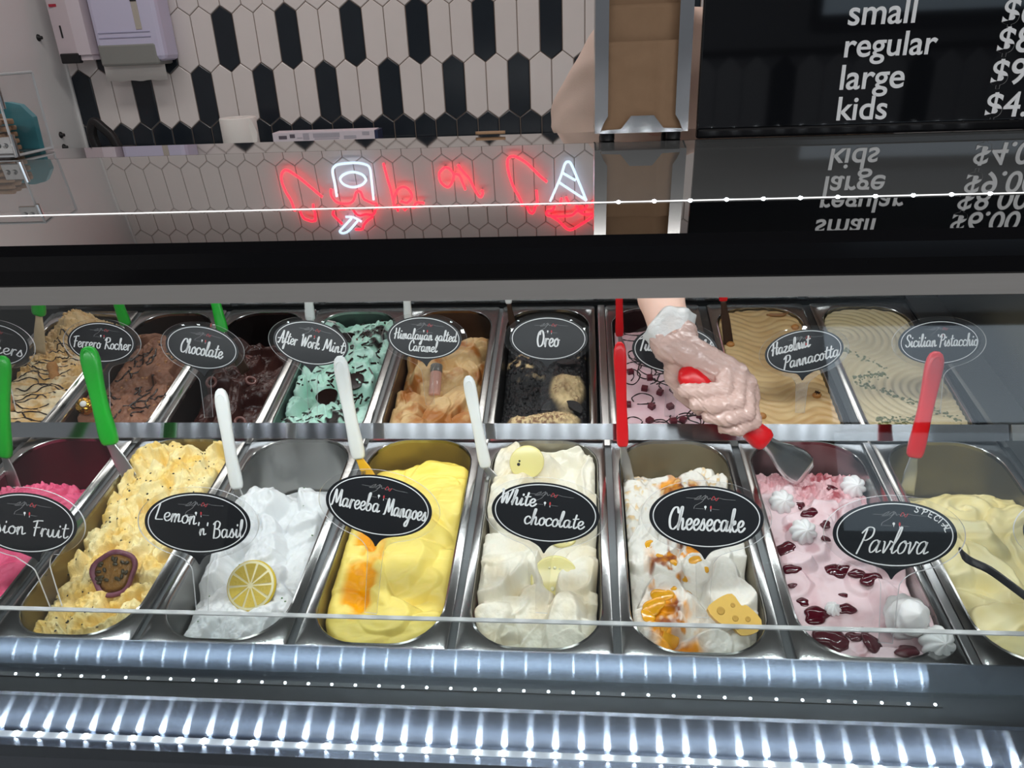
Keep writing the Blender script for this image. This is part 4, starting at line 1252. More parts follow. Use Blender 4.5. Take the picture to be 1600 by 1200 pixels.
sign('custard', (1694, 828), 112, 0, (1690, 990), [], 'oval black sign at the front right end, only its left tip in the picture', 'F')
sign('peanut', (-8, 538), 63, 9, (18, 640), [('kers', .02, .84, -.38, .60, 0.041)], 'oval black sign at the back left end, cut off by the picture edge', 'B', foot_w=.002)
sign('hazel', (159, 535), 61, 4, (166, 640), [('Ferrero', -.84, -.02, -.30, .56, 0.036), ('Rocher', .10, .86, -.30, .56, 0.036)], 'oval black sign in the milk-brown gelato with a green handle in front of it', 'B', foot_w=-.004)
sign('choc', (316, 543), 66, 10, (326, 652), [('Chocolate', -.58, .58, -.36, .66, 0.043)], 'oval black sign reading Chocolate', 'B', foot_w=-.01)
sign('mint', (486, 536), 68, 10, (489, 652), [('After', -.86, -.36, -.22, .56, 0.036), ('Work', -.26, .24, -.22, .56, 0.036), ('Mint', .34, .88, -.22, .56, 0.036)], 'oval black sign reading After Work Mint', 'B', foot_w=-.004)
sign('caramel', (663, 528), 67, 4, (672, 632), [('Himalayan', -.80, .22, -.10, .50, 0.034), ('salted', .30, .86, -.10, .50, 0.034), ('Caramel', -.40, .36, -.64, .50, 0.034)], 'oval black sign reading Himalayan salted Caramel', 'B', foot_w=-.008)
sign('cookie', (857, 529), 70, 1, (852, 640), [('Oreo', -.30, .26, -.36, .74, 0.045)], 'oval black sign in the black cookie gelato, left of the red handles', 'B', foot_w=.0)
sign('turkish', (1054, 546), 77, 3, (1046, 650), [('Turkish', -.84, -.02, -.1, .56, .04, .12), ('Delight', .06, .84, -.1, .56, .04, .12)], 'oval black sign mostly hidden behind the gloved hand', 'B', foot_w=-.004)
sign('panna', (1256, 549), 71, -8, (1250, 645), [('Hazelnut', -.82, .16, .10, .56, .044, .25, 6), ('Pannacotta', -.58, .86, -.56, .60, .040, .3, 6)], 'oval black sign handwritten Hazelnut Pannacotta, tilted up to the right', 'B', foot_w=-.002)
sign('pist', (1467, 535), 74, -1, (1462, 645), [('Sicilian', -.82, -.08, -.18, .56, 0.036), ('Pistacchio', .0, .92, -.18, .56, 0.034)], 'oval black sign reading Sicilian Pistacchio', 'B', foot_w=-.002)

# ------------------------------------------------------------------ spatulas
def hull_sweep(mb, P, wid, thk, side, n=14, m=0):
    """rounded flat bar swept along P; side = width direction"""
    P = np.asarray(P, float); k = len(P); T = np.gradient(P, axis=0); T /= np.linalg.norm(T, axis=1)[:, None]
    V = []
    for i in range(k):
        s = side - T[i] * (side @ T[i]); s /= np.linalg.norm(s); t = np.cross(T[i], s)
        for j in range(n):
            a = 2 * math.pi * j / n; ca, sa = math.cos(a), math.sin(a)
            e = .62
            V.append(P[i] + s * wid[i] / 2 * np.sign(ca) * abs(ca) ** e + t * thk[i] / 2 * np.sign(sa) * abs(sa) ** e)
    F = [(i * n + j, i * n + (j + 1) % n, (i + 1) * n + (j + 1) % n, (i + 1) * n + j) for i in range(k - 1) for j in range(n)]
    F.append(tuple(range(n - 1, -1, -1))); F.append(tuple((k - 1) * n + j for j in range(n)))
    mb.add(V, F, m)


def spatula(key, top, bot, tip, wpx, colour, label, tau=14, tip_w=-.03, blade='steel', bw=.9, wide=1.0):
    fr = PANS[key]['fr']
    pt = on_plane(*tip, fr, tip_w); pt[0] = np.clip(pt[0] - 0, -.058, .058); pt[1] = min(pt[1], PANS[key]['y1'] - .014); T = fr[0] + fr[1] @ pt
    t = math.radians(tau); e2 = np.array([0, math.sin(t), math.cos(t)]); n = np.cross(np.array([1., 0, 0]), e2)
    Bp = hitP(*bot, T, n); Tp = hitP(*top, T, n)
    W_ = np.linalg.norm(hitP(bot[0] + wpx, bot[1], T, n) - Bp)
    rt = root('spatula', T, None, label, 'spatula', 'spatulas standing in the gelato')
    ax = (Tp - Bp); L = np.linalg.norm(ax); ax /= L
    side = np.cross(n, ax); side /= np.linalg.norm(side)
    s_ = np.array([0, .02, .06, .14, .3, .45, .6, .75, .86, .93, .975, 1.0]); P = Bp + ax * L * s_[:, None]
    P = P + n * (np.sin(s_ * math.pi) * .0025)[:, None]
    prof = np.array([.72, .9, .98, 1.0, .9, .86, .9, 1.0, 1.04, .95, .72, .3]) * wide
    mb = MB(); hull_sweep(mb, P, W_ * prof, W_ * .55 * np.array([.8, .95, 1, 1, .95, .9, .9, .95, 1, .9, .7, .3]), side)
    mb.build('handle', colour, rt, True)
    # thumb dimple and hanging hole rim on the handle
    mb = MB(); c = Bp + ax * L * .88 + n * W_ * .27; q = [c + side * W_ * .28 * math.cos(a) + ax * W_ * .5 * math.sin(a) for a in np.linspace(0, 6.283, 24, endpoint=False)]
    mb.tube(q, W_ * .035, 6, closed=True)
    c = Bp + ax * L * .2 + n * W_ * .26; q = [c + side * W_ * .3 * math.cos(a) + ax * W_ * .16 * math.sin(a) for a in np.linspace(.2, 2.9, 10)]
    mb.tube(q, W_ * .04, 6)
    mb.build('grip_ridge', colour, rt, True)
    # blade
    bx = T - Bp; Lb = np.linalg.norm(bx); bx /= Lb
    s2 = np.linspace(-.06, 1, 10); Pb = Bp + bx * Lb * s2[:, None]
    wb = W_ * bw * np.interp(s2, [-.06, .1, .4, 1], [.55, .6, .9, 1.05]); tb = np.interp(s2, [-.06, .15, 1], [.005, .0025, .0014])
    sb = np.cross(n, bx); sb /= np.linalg.norm(sb)
    mb = MB(); hull_sweep(mb, Pb, wb, tb, sb)
    mb.build('blade', M['blade_' + blade] if 'blade_' + blade in M else M['steel'], rt, True)
    return rt


M['blade_steel'] = mat('spatula_steel', (.62, .62, .61), .34, 1, bump=.04, bscale=60)
M['blade_gold'] = mat('mango_smeared_blade', srgb(232, 176, 40), .3, vary=.2, bscale=60)
M['blade_brown'] = mat('smeared_blade', srgb(66, 46, 34), .35, .2, vary=.3, bscale=60)
M['blade_cream'] = mat('cream_smeared_blade', srgb(206, 184, 148), .5, vary=.2, bscale=90)
spatula('pink', (5, 556), (8, 714), (6, 770), 22, M['green'], 'green spatula standing in the pink sorbet at the picture edge', 10, -.03)
spatula('passion', (137, 541), (173, 694), (206, 752), 27, M['green'], 'green spatula between the pink and the seeded yellow gelato, in front of the back row', 14, -.008, 'steel')
spatula('lemon', (344, 607), (371, 763), (382, 808), 20, M['white_pl'], 'white spatula standing in the snow-white sorbet', 14, -.03)
spatula('mango', (530, 556), (561, 716), (571, 760), 22, M['white_pl'], 'white spatula with a mango-smeared blade', 14, -.02, 'gold')
spatula('white', (731, 587), (759, 730), (770, 762), 19, M['white_pl'], 'white spatula at the back corner of the white chocolate gelato', 14, -.015)
spatula('cheese', (968, 534), (973, 697), (979, 752), 19, M['red'], 'tall red spatula standing at the left edge of the cheesecake gelato', 12, -.02)
spatula('custard', (1464, 549), (1428, 714), (1416, 772), 27, M['red'], 'red spatula standing in the custard-yellow gelato', 14, -.03)
spatula('peanut', (62, 420), (61, 492), (62, 552), 20, M['green'], 'green spatula caked with peanut gelato, at the back left', 2, .0, 'cream')
spatula('hazel', (172, 428), (197, 508), (215, 540), 17, M['green'], 'green spatula at the back of the milk-brown gelato', 2, -.01, 'brown')
spatula('choc', (328, 428), (349, 520), (384, 582), 17, M['green'], 'green spatula at the back of the dark chocolate gelato', 25, -.02, 'brown')
spatula('mint', (480, 420), (485, 500), (492, 530), 15, M['white_pl'], 'white spatula at the back of the mint gelato', 2, -.02)
spatula('caramel', (634, 420), (638, 500), (640, 540), 13, M['white_pl'], 'white spatula behind the salted caramel sign', 2, -.04)
spatula('cookie', (790, 415), (795, 474), (800, 530), 11, M['white_pl'], 'white spatula with a dark smeared blade at the back of the cookie gelato', 2, -.03, 'brown', 1.1)
spatula('turkish', (967, 425), (968, 525), (976, 560), 13, M['red'], 'red spatula at the back left of the flat pink gelato', 4, -.02)
spatula('panna', (1131, 415), (1130, 470), (1122, 545), 14, M['red'], 'red spatula with a dark blade behind the hand', 4, -.01, 'brown', 1.1)

# ------------------------------------------------------------------ toppings
def topping(name, key, px, label, cat, group, lift=0., spin=0., tilt=None, damp=.6):
    p = on_gel(key, *px); loc, R = placed(key, p, lift, spin, tilt, damp)
    return root(name, loc, R, label, cat, group)


def part(mb, name, m, parent, smooth=False):
    return mb.build(name, m, parent, smooth, local=True)


# lemon slice
FACE = Rx(math.radians(38))        # leaning up towards the customer
t = topping('lemon_slice', 'lemon', (400, 916), 'round lemon slice leaning on the snow-white sorbet', 'lemon', None, .012, .1, FACE)
r = .0285
mb = MB(); mb.lathe([(r * .9, -.003), (r * .98, -.0022), (r, 0), (r * .98, .0022), (r * .93, .003)], n=40); part(mb, 'rind', mat('lemon_rind', srgb(226, 196, 60), .4, bump=.2, bscale=400, sss=.2), t, True)
mb = MB(); mb.lathe([(r * .95, .0028), (r * .94, .0034), (.0005, .0035)], n=40); part(mb, 'pith', mat('lemon_pith', srgb(240, 232, 190), .6, bump=.05), t, True)
lf = mat('lemon_flesh', srgb(204, 178, 76), .25, bump=.25, bscale=300, sss=.3, vary=.12)
for k in range(10):
    a0, a1 = 2 * math.pi * k / 10 + .06, 2 * math.pi * (k + 1) / 10 - .06
    am = (a0 + a1) / 2
    P = [(r * .10 * math.cos(am), r * .10 * math.sin(am))] + [(r * .85 * math.cos(a), r * .85 * math.sin(a)) for a in np.linspace(a0, a1, 6)]
    mb = MB(); mb.prism(P, (0, 0, 0), (1, 0, 0), (0, 1, 0), (0, 0, 1), .0030, .0043); part(mb, 'segment', lf, t)
# passion fruit half
t = topping('passion_fruit_half', 'passion', (195, 899), 'dried half passion fruit on the seeded yellow gelato', 'fruit', None, .021, .4, Rx(math.radians(38)))
r = .027
wob = lambda a, z: 1 + .06 * math.sin(3 * a + .5) + .04 * math.sin(5 * a + 1)
mb = MB(); mb.lathe([(r * .3, -.014), (r * .7, -.010), (r * .95, -.004), (r * 1.02, .001), (r * .98, .0035), (r * .86, .003), (r * .8, .0005)], n=36, fn=wob)
part(mb, 'rind', mat('passion_rind', srgb(112, 62, 76), .5, bump=.3, bscale=200, vary=.3), t, True)
mb = MB(); mb.lathe([(r * .84, .0005), (r * .6, .0022), (r * .3, .001), (.0005, .0018)], n=36, fn=wob)
part(mb, 'pulp', mat('passion_pulp', srgb(128, 92, 44), .2, bump=.6, bscale=260, vary=.4, sss=.2), t, True)
sm = mat('passion_pip', srgb(60, 52, 34), .25, vary=.3)
rs = np.random.default_rng(4)
for k in range(22):
    a, q = rs.uniform(0, 6.28), r * .72 * math.sqrt(rs.uniform(.03, 1)); mb = MB(); mb.add(ICO * [.0032, .002, .0014] @ Rz(rs.uniform(0, 6)).T + [q * math.cos(a), q * math.sin(a), .0028], ICOF); part(mb, 'pip', sm, t, True)
# white chocolate buttons
wc = mat('white_chocolate', srgb(226, 216, 148), .18, sss=.3, vary=.03, coat=.3)
for px, rr, lab, tl in (((824, 722), .0225, 'white chocolate disc with small holes standing at the back of its pan', Rx(math.radians(52))), ((867, 905), .0265, 'large pale chocolate disc in the middle of the white chocolate gelato', Rx(math.radians(40))),
                        ((880, 838), .018, 'chocolate disc half sunk below the White chocolate sign', Rx(math.radians(20)))):
    t = topping('chocolate_disc', 'white', px, lab, 'chocolate', 'white chocolate discs', .006 if rr < .02 else (.010 if rr < .025 else .020), .2, tl)
    mb = MB(); mb.lathe([(rr * .93, -.0022), (rr, -.0012), (rr, .0008), (rr * .96, .0019), (rr * .9, .0022), (.0004, .0024)], n=44, fn=lambda a, z: 1 + .025 * math.sin(2 * a + 1)); part(mb, 'disc', wc, t, True)
    if rr == .0225:
        mb = MB()
        for x, y, q in ((-.011, -.0005, .0022), (-.009, .0035, .0014)): mb.lathe([(q, .00235), (q * .6, .0026), (q * .1, .0026)], (x, y, 0), n=12)
        part(mb, 'hole', M['black'], t, True)
    else:
        mb = MB()
        for x, y, q in ((-.004, -.010, .0026), (.002, -.012, .0018), (.007, -.007, .0012), (.003, .012, .0018), (-.003, .013, .0014), (.008, .010, .001)):
            mb.lathe([(q, .0023), (q * .7, .0031), (q * .1, .0034)], (x, y, 0), n=12)
        part(mb, 'air_bubble', mat('bubble_cream', srgb(240, 236, 200), .2, sss=.2, vary=.02), t, True)
# cheese-shaped marzipan
t = topping('cheese_wedge', 'cheese', (1143, 964), 'small yellow sweet shaped like a wedge of holed cheese', 'sweet', None, .011, -.35, Rx(math.radians(32)))
P = [(-.027, -.004), (-.020, .010), (-.008, .020), (.004, .012), (.010, .014), (.027, .005), (.026, -.008), (.012, -.017), (.002, -.012), (-.012, -.013)]
mb = MB(); mb.prism(smoothline(P, 3, True), (0, 0, 0), (1, 0, 0), (0, 1, 0), (0, 0, 1), -.006, .005)
cm = mat('marzipan_yellow', srgb(226, 184, 84), .4, sss=.25, bump=.05, vary=.05)
part(mb, 'body', cm, t)
mb = MB()
for x, y, q in ((-.014, -.001, .0042), (.002, -.003, .0032), (.014, .001, .0028), (-.004, .009, .0024), (.006, -.011, .0022)):
    mb.lathe([(q, .0051), (q * .92, .0056), (q * .6, .0053), (q * .1, .0051)], (x, y, 0), n=16)
part(mb, 'pit', mat('marzipan_pit', srgb(190, 148, 56), .5, vary=.05), t, True)
# meringue kisses
mg = mat('meringue', srgb(236, 236, 236), .6, sss=.08, bump=.04, vary=.02)
MERI = [((1408, 966), .0215, 34, 'large swirled meringue standing at the front of the berry gelato'), ((1458, 1004), .0165, 40, 'ribbed meringue at the front right corner of the berry gelato'),
        ((1330, 762), .0150, 40, 'meringue kiss beside the torn gelato, right of the spatula'), ((1219, 786), .0150, 40, 'meringue kiss left of the spatula blade'), ((1252, 832), .0150, 40, 'meringue kiss just left of the Pavlova sign'),
        ((1300, 955), .008, 10, 'small broken meringue among the berries')]
for px, r, tl, lab in MERI:
    t = topping('meringue', 'pavlova', px, lab, 'meringue', 'meringues on the berry gelato', r * .28, .3, Rx(math.radians(tl)))
    if r > .02:
        fn = lambda a, z, r=r: 1 + .09 * math.cos(3 * (a + z / r * 2.2)) + .03 * math.cos(9 * (a + z / r * 2.2))
        pr = [(r * .8, -.004), (r * 1.0, .003), (r * .98, .008), (r * .86, .0115), (r * .9, .015), (r * .82, .020), (r * .62, .0235), (r * .66, .027), (r * .5, .032), (r * .25, .037), (r * .06, .041)]
    else:
        fn = lambda a, z, r=r: 1.05 - .30 * (1 - abs(math.sin(4 * (a + z / r * .35)))) ** 1.4
        pr = [(r * .8, -r * .25), (r * 1.0, r * .15), (r * .98, r * .45), (r * .8, r * .82), (r * .5, r * 1.12), (r * .2, r * 1.32), (r * .04, r * 1.42)]
    mb = MB(); mb.lathe(pr, n=64, fn=fn); part(mb, 'shell', mg, t, True)
# red cubes on the flat pink gelato
cub = mat('red_jelly', srgb(96, 22, 38), .3, sss=.2, vary=.15, bump=.1)
CUBES = [(985, 583), (1015, 592), (1007, 609), (1031, 615), (1018, 637), (1047, 637), (1050, 596), (981, 634), (1093, 651), (1067, 658), (1015, 659), (1078, 628), (1052, 660), (1095, 600)]
_cub = None
for i, px in enumerate(CUBES):
    p = on_gel('turkish', *px)
    if p[1] < PANS['turkish']['y0'] + .012: p[1] = PANS['turkish']['y0'] + .012; p[2] = float(surf('turkish', p[0], p[1]))
    loc, R = placed('turkish', p, .0022, .3 + i * 1.3)
    t = root('jelly_cube', loc, R, 'small dark red jelly cube on the flat pink gelato', 'sweet', 'red jelly cubes on the pink gelato')
    if _cub is None:
        mb = MB(); mb.box((0, 0, 0), (.0098, .009, .0085), bev=.0012); _cub = part(mb, 'cube_body', cub, t); _cub.name = 'jelly'
    else:
        c = _cub.copy(); COL.objects.link(c); c.parent = t
# chocolate rings on the dark chocolate
rm = mat('ring_chocolate', srgb(120, 78, 72), .2, coat=.5, vary=.1)
for px, lab in (((388, 559), 'chocolate ring near the back of the dark gelato'), ((391, 597), 'shiny chocolate ring in the middle of the dark gelato'), ((333, 601), 'chocolate ring beside the stem of the Chocolate sign'), ((371, 651), 'chocolate ring lying by the partition below the white handle')):
    t = topping('chocolate_ring', 'choc', px, lab, 'chocolate', 'chocolate rings on the dark gelato', .004)
    mb = MB(); mb.tube([(.0078 * math.cos(a), .0078 * math.sin(a), 0) for a in np.linspace(0, 6.283, 24, endpoint=False)], .0026, 10, closed=True); part(mb, 'ring', rm, t, True)
# hazelnuts
hz = mat('hazelnut', srgb(184, 126, 66), .4, bump=.15, bscale=120, vary=.25)
for px, lab in (((1276, 618), 'hazelnut with a dark star below the Pannacotta sign'), ((1141, 539), 'brown hazelnut right behind the gloved hand'), ((1132, 500), 'hazelnut at the back left edge of the rippled gelato'), ((1242, 512), 'hazelnut just above the Pannacotta sign'), ((1190, 651), 'hazelnut half sunk by the partition, right of the hand')):
    t = topping('hazelnut', 'panna', px, lab, 'nut', 'hazelnuts on the rippled gelato', .001)
    mb = MB(); mb.add(ICO * [.0062, .0056, .005] * (1 + .1 * np.maximum(ICO[:, :1], 0)), ICOF); part(mb, 'kernel', hz, t, True)
    if px[0] == 1276:
        mb = MB()
        for a in (0, 1.05, 2.1): mb.box((0, 0, .0050), (.008, .0012, .0014), Rz(a))
        part(mb, 'star_mark', SAUCE['chocolate_sauce'], t)
t = topping('chocolate_curl', 'panna', (1215, 494), 'brown curl lying at the back of the rippled gelato', 'chocolate', None, .002)
mb = MB(); mb.tube(smoothline([(-.018, .002, 0), (-.008, -.002, .002), (.006, -.002, .002), (.017, .003, .003)], 5), [.0015] * 3 + [.0028] * 10 + [.0015] * 3, 8); part(mb, 'curl', mat('curl_brown', srgb(146, 104, 66), .4, vary=.2), t, True)
# peanuts in their shells
pn = mat('peanut_shell', srgb(176, 124, 70), .7, bump=.8, bscale=260, vary=.2)
for px, lab, s in (((88, 583), 'whole peanut in its shell standing on the peanut gelato', 1.), ((18, 632), 'whole peanut by the partition at the left picture edge', .9)):
    t = topping('peanut', 'peanut', px, lab, 'nut', 'whole peanuts', .008, .4, Rx(math.radians(35)))
    mb = MB(); zz = np.linspace(-1, 1, 15); pr = [(max(.0006, .0088 * s * math.sqrt(max(0, 1 - z ** 6)) * (1 - .24 * math.exp(-(z / .28) ** 2))), z * .019 * s) for z in zz]
    mb.lathe(pr, R=np.array([[1, 0, 0], [0, 0, 1], [0, -1, 0]], float), n=18, fn=lambda a, z: 1 + .05 * math.cos(7 * a)); part(mb, 'shell', pn, t, True)
# gold-wrapped ball
t = topping('wrapped_chocolate', 'hazel', (136, 637), 'round chocolate in crinkled gold foil beside the green handle', 'chocolate', None, .010)
rs = np.random.default_rng(8)
bm = bmesh.new(); bmesh.ops.create_icosphere(bm, subdivisions=4, radius=1); V = np.array([v.co[:] for v in bm.verts]); Fi = [[v.index for v in f.verts] for f in bm.faces]; bm.free()
nv_ = vnoise(V[:, 0] * 6 + 9, V[:, 1] * 6 + V[:, 2] * 5, 3) + .6 * vnoise(V[:, 0] * 13 + V[:, 2] * 9, V[:, 1] * 13, 5)
mb = MB(); mb.add(V * .0135 * (1 + .10 * (nv_[:, None] - .8)), Fi); part(mb, 'foil', mat('gold_foil', srgb(222, 172, 70), .22, 1, vary=.15, bscale=120), t)
mb = MB(); mb.lathe([(.005, .0128), (.0046, .0142), (.0005, .0145)], n=20); part(mb, 'sticker', M['paper'], t, True)
# salt shaker
t = topping('salt_shaker', 'caramel', (680, 602), 'tiny bottle of pink salt with a grey cap on the caramel gelato', 'bottle', None, .008, .12, Rx(math.radians(-62)))
mb = MB(); mb.lathe([(.0088, -.026), (.0094, -.0245), (.0094, .012), (.009, .014), (.0086, .0145)], n=28)
part(mb, 'pink_salt', mat('pink_salt', srgb(214, 164, 150), .25, vary=.15, bscale=900, bump=.1, coat=.6), t, True)
mb = MB(); mb.lathe([(.0095, .014), (.0098, .015), (.0098, .026), (.0088, .0275), (.0005, .0278)], n=28, fn=lambda a, z: 1 + .012 * math.cos(28 * a)); part(mb, 'cap', mat('grey_cap', srgb(128, 126, 122), .35, .3, vary=.05), t, True)
# cookie piece and chocolate leaves in the dark pans
ck = mat('cookie_black', srgb(30, 28, 28), .55, bump=.3, bscale=200, vary=.2)
for px, lab, rot_ in (((893, 641), 'black cookie piece at the front of the cookie gelato', .5), ((884, 573), 'black cookie piece behind the stem of the cookie gelato sign', 1.2)):
    t = topping('cookie_piece', 'cookie', px, lab, 'cookie', 'black cookie pieces', .002, rot_)
    mb = MB(); P = [(.016 * math.cos(a), .016 * math.sin(a)) for a in np.linspace(-1.1, 1.6, 14)] + [(-.002, .004), (.001, -.004)]
    mb.prism(P, (0, 0, 0), (1, 0, 0), (0, 1, 0), (0, 0, 1), -.003, .003); part(mb, 'biscuit', ck, t)
for px, lab, tl in (((545, 532), 'dark chocolate disc standing beside the After Work Mint sign', 60), ((555, 505), 'dark chocolate piece at the back of the mint gelato', 30), ((512, 622), 'dark square mint chocolate lying by the white handle', 20), ((554, 598), 'round dark chocolate behind the white handle', 25)):
    t = topping('mint_chocolate', 'mint', px, lab, 'chocolate', 'dark chocolates in the mint gelato', .004, .3, Rx(math.radians(tl)))
    mb = MB()
    mb.prism([(.017 * math.cos(a) * (1 + .08 * math.sin(3 * a)), .0145 * math.sin(a)) for a in np.linspace(0, 6.283, 26, endpoint=False)], (0, 0, 0), (1, 0, 0), (0, 1, 0), (0, 0, 1), -.002, .002)
    part(mb, 'wafer', SAUCE['chocolate_sauce'], t)
# black strip beside the Pavlova sign
fr = PANS['custard']['fr']
pts = [hitP(x, y, fr[0] + fr[1] @ np.array([0, .06, .034]), fr[1][:, 2]) for x, y in ((1499, 857), (1512, 874), (1545, 890), (1580, 915), (1620, 945), (1680, 990))]
mb = MB(); P = smoothline(pts, 4); hull_sweep(mb, P, np.interp(np.arange(len(P)), [0, 3, len(P)], [.004, .0085, .0075]), np.full(len(P), .002), np.array([0, .7, .7]))
o = mb.build('cable_strap', M['sign_black'], None, True); put_props(o, 'thin black strap running from the Pavlova sign towards the right', 'strap')

# ------------------------------------------------------------------ things on the canopy shelf
YS = SH_S + .004
# napkin dispenser
L0 = hitY(928, 215, YS); R0 = hitY(1074, 213, YS); xA, xB = L0[0] + .001, R0[0]; zb = SH_Z + .0105; H_ = .200; dep = .085
t = root('napkin_dispenser', ((xA + xB) / 2, YS + dep / 2, SH_Z), None, 'tall chrome napkin dispenser full of brown paper napkins', 'napkin dispenser')
mb = MB(); mb.prism([(0, 0), (dep, 0), (dep, H_), (0, H_)], (xA, YS, zb), (0, 1, 0), (0, 0, 1), (1, 0, 0), 0, .0022); mb.prism([(0, 0), (dep, 0), (dep, H_), (0, H_)], (xB, YS, zb), (0, 1, 0), (0, 0, 1), (-1, 0, 0), 0, .0022)
mb.box(((xA + xB) / 2, YS + dep / 2, zb + .001), (xB - xA, dep, .002)); mb.box(((xA + xB) / 2, YS + dep, zb + H_ / 2), (xB - xA, .002, H_)); mb.box(((xA + xB) / 2, YS + dep / 2, zb + H_), (xB - xA, dep, .002))
mb.build('casing', M['chrome'], t)
fl = .016
for x0, sg in ((xA, 1), (xB, -1)):
    P = [(0, 0), (.006, 0), (.011, .012), (fl, .020), (fl, H_ - .045), (.010, H_ - .030), (.008, H_)] + [(0, H_)]
    mb = MB(); mb.prism(P if sg > 0 else [(-a, b_) for a, b_ in P][::-1], (x0, YS - .0015, zb), (1, 0, 0), (0, 0, 1), (0, 1, 0), 0, .002); mb.build('side_flange', M['chrome'], t)
mb = MB(); mb.prism([(.008, 0), (xB - xA - .008, 0), (xB - xA - .008, .004), (xB - xA - .03, .005), (xB - xA - .042, .020), (.044, .020), (.032, .005), (.008, .004)], (xA, YS - .004, zb), (1, 0, 0), (0, 0, 1), (0, 1, 0), 0, .002)
mb.build('front_lip', M['chrome'], t)
# napkins: slightly bulging sheets
def sheet(x0, x1, z0, z1, y, bulge, seed, nx=24, nz=30):
    xs_, zs_ = np.linspace(0, 1, nx), np.linspace(0, 1, nz); X, Z = np.meshgrid(xs_, zs_)
    Y = y - bulge * np.sin(X * math.pi) * .4 - bulge * .8 * np.exp(-((X - .72) / .08) ** 2) * (1 - .3 * Z) + .002 * fbm(X * 5, Z * 5, 3, seed) * 2
    V = np.stack([x0 + (x1 - x0) * X, Y, z0 + (z1 - z0) * Z], -1).reshape(-1, 3); V2 = V + [0, .003, 0]
    idx = np.arange(nx * nz).reshape(nz, nx); F = [tuple(q) for q in np.stack([idx[:-1, :-1], idx[:-1, 1:], idx[1:, 1:], idx[1:, :-1]], -1).reshape(-1, 4)]
    n_ = nx * nz; F2 = [tuple(n_ + i for i in f[::-1]) for f in F]
    bd = list(idx[0, :]) + list(idx[1:, -1]) + list(idx[-1, -2::-1]) + list(idx[-2:0:-1, 0]); F3 = [(bd[i], n_ + bd[i], n_ + bd[(i + 1) % len(bd)], bd[(i + 1) % len(bd)]) for i in range(len(bd))]
    mb = MB(); mb.add(np.concatenate([V, V2]), F + F2 + F3); return mb
zf = hitY(1000, 64, YS + .006)[2]
sheet(xA + .003, xB - .003, zb + .002, zf, YS + .008, .006, 3).build('front_napkin', M['kraft'], t, True)
zt2 = hitY(1000, 6, YS + .01)[2]
sheet(xA + .004, xB - .004, zb + .004, zt2 + .0, YS + .0165, .004, 6).build('second_napkin', M['kraft'], t, True)
sheet(xA + .004, xB - .004, zb + .004, zb + H_ - .012, YS + .026, .004, 9).build('napkin_stack', M['kraft'], t, True)
for x in (xA + .016, xB - .016):
    for y in (YS + .012, YS + dep - .012):
        mb = MB(); mb.lathe([(.0085, 0), (.009, .001), (.009, .0105), (.0085, .011)], (x, y, SH_Z + .0004), n=16); mb.build('rubber_foot', M['black'], t, True)

# menu board
x0 = hitY(1088, 215, YS)[0]; x1 = 1.08; zbd = SH_Z + .0
t = root('menu_board', ((x0 + x1) / 2, YS + .006, SH_Z), None, 'glossy black price board standing on the canopy, listing small to kids sizes', 'menu board')
mb = MB(); mb.box(((x0 + x1) / 2, YS + .006, SH_Z + .1708), (x1 - x0, .010, .34), bev=.002); mb.build('panel', mat('board_black', (.006, .0065, .008), .04, vary=.05, bscale=4, spec=.6), t)
mb = MB(); mb.box(((x0 + x1) / 2, YS + .002, SH_Z + .0068), (x1 - x0, .012, .012), bev=.003); mb.build('foot_rail', M['black_gloss'], t)


def board_text(txt, pl, pr, hscale=1.0):
    """lettering between two pixels on the board's face, baseline from pl to pr"""
    A_, B_ = hitY(*pl, YS + .0009), hitY(*pr, YS + .0009)
    cu = bpy.data.curves.new('lettering', 'FONT'); cu.body = txt; cu.size = 1; cu.offset = .012; cu.extrude = .012
    o = bpy.data.objects.new('tmp_text', cu); COL.objects.link(o)
    dg = bpy.context.evaluated_depsgraph_get(); me = bpy.data.meshes.new_from_object(o.evaluated_get(dg))
    bpy.data.objects.remove(o); bpy.data.curves.remove(cu)
    V = np.array([v.co[:] for v in me.vertices]); F = [list(p.vertices) for p in me.polygons]; bpy.data.meshes.remove(me)
    s = (B_[0] - A_[0]) / (V[:, 0].max() - V[:, 0].min())
    z = (A_[2] + B_[2]) / 2
    P = np.stack([A_[0] + (V[:, 0] - V[:, 0].min()) * s, np.full(len(V), YS + .0009) - V[:, 2] * s * .0 - np.where(V[:, 2] > 0, .0008, 0), z + V[:, 1] * s * hscale], 1)
    return mesh('lettering', P, F, M['board_text'], t)


for w_, a_, b_ in (('small', (1324, 39), (1429, 35)), ('regular', (1318, 90), (1462, 83)), ('large', (1311, 141), (1411, 135)), ('kids', (1306, 189), (1384, 184)),
                   ('$6.00', (1564, 38), (1686, 32)), ('$8.00', (1556, 83), (1678, 77)), ('$9.00', (1546, 133), (1668, 127)), ('$4.00', (1537, 184), (1657, 178))):
    board_text(w_, a_, b_)

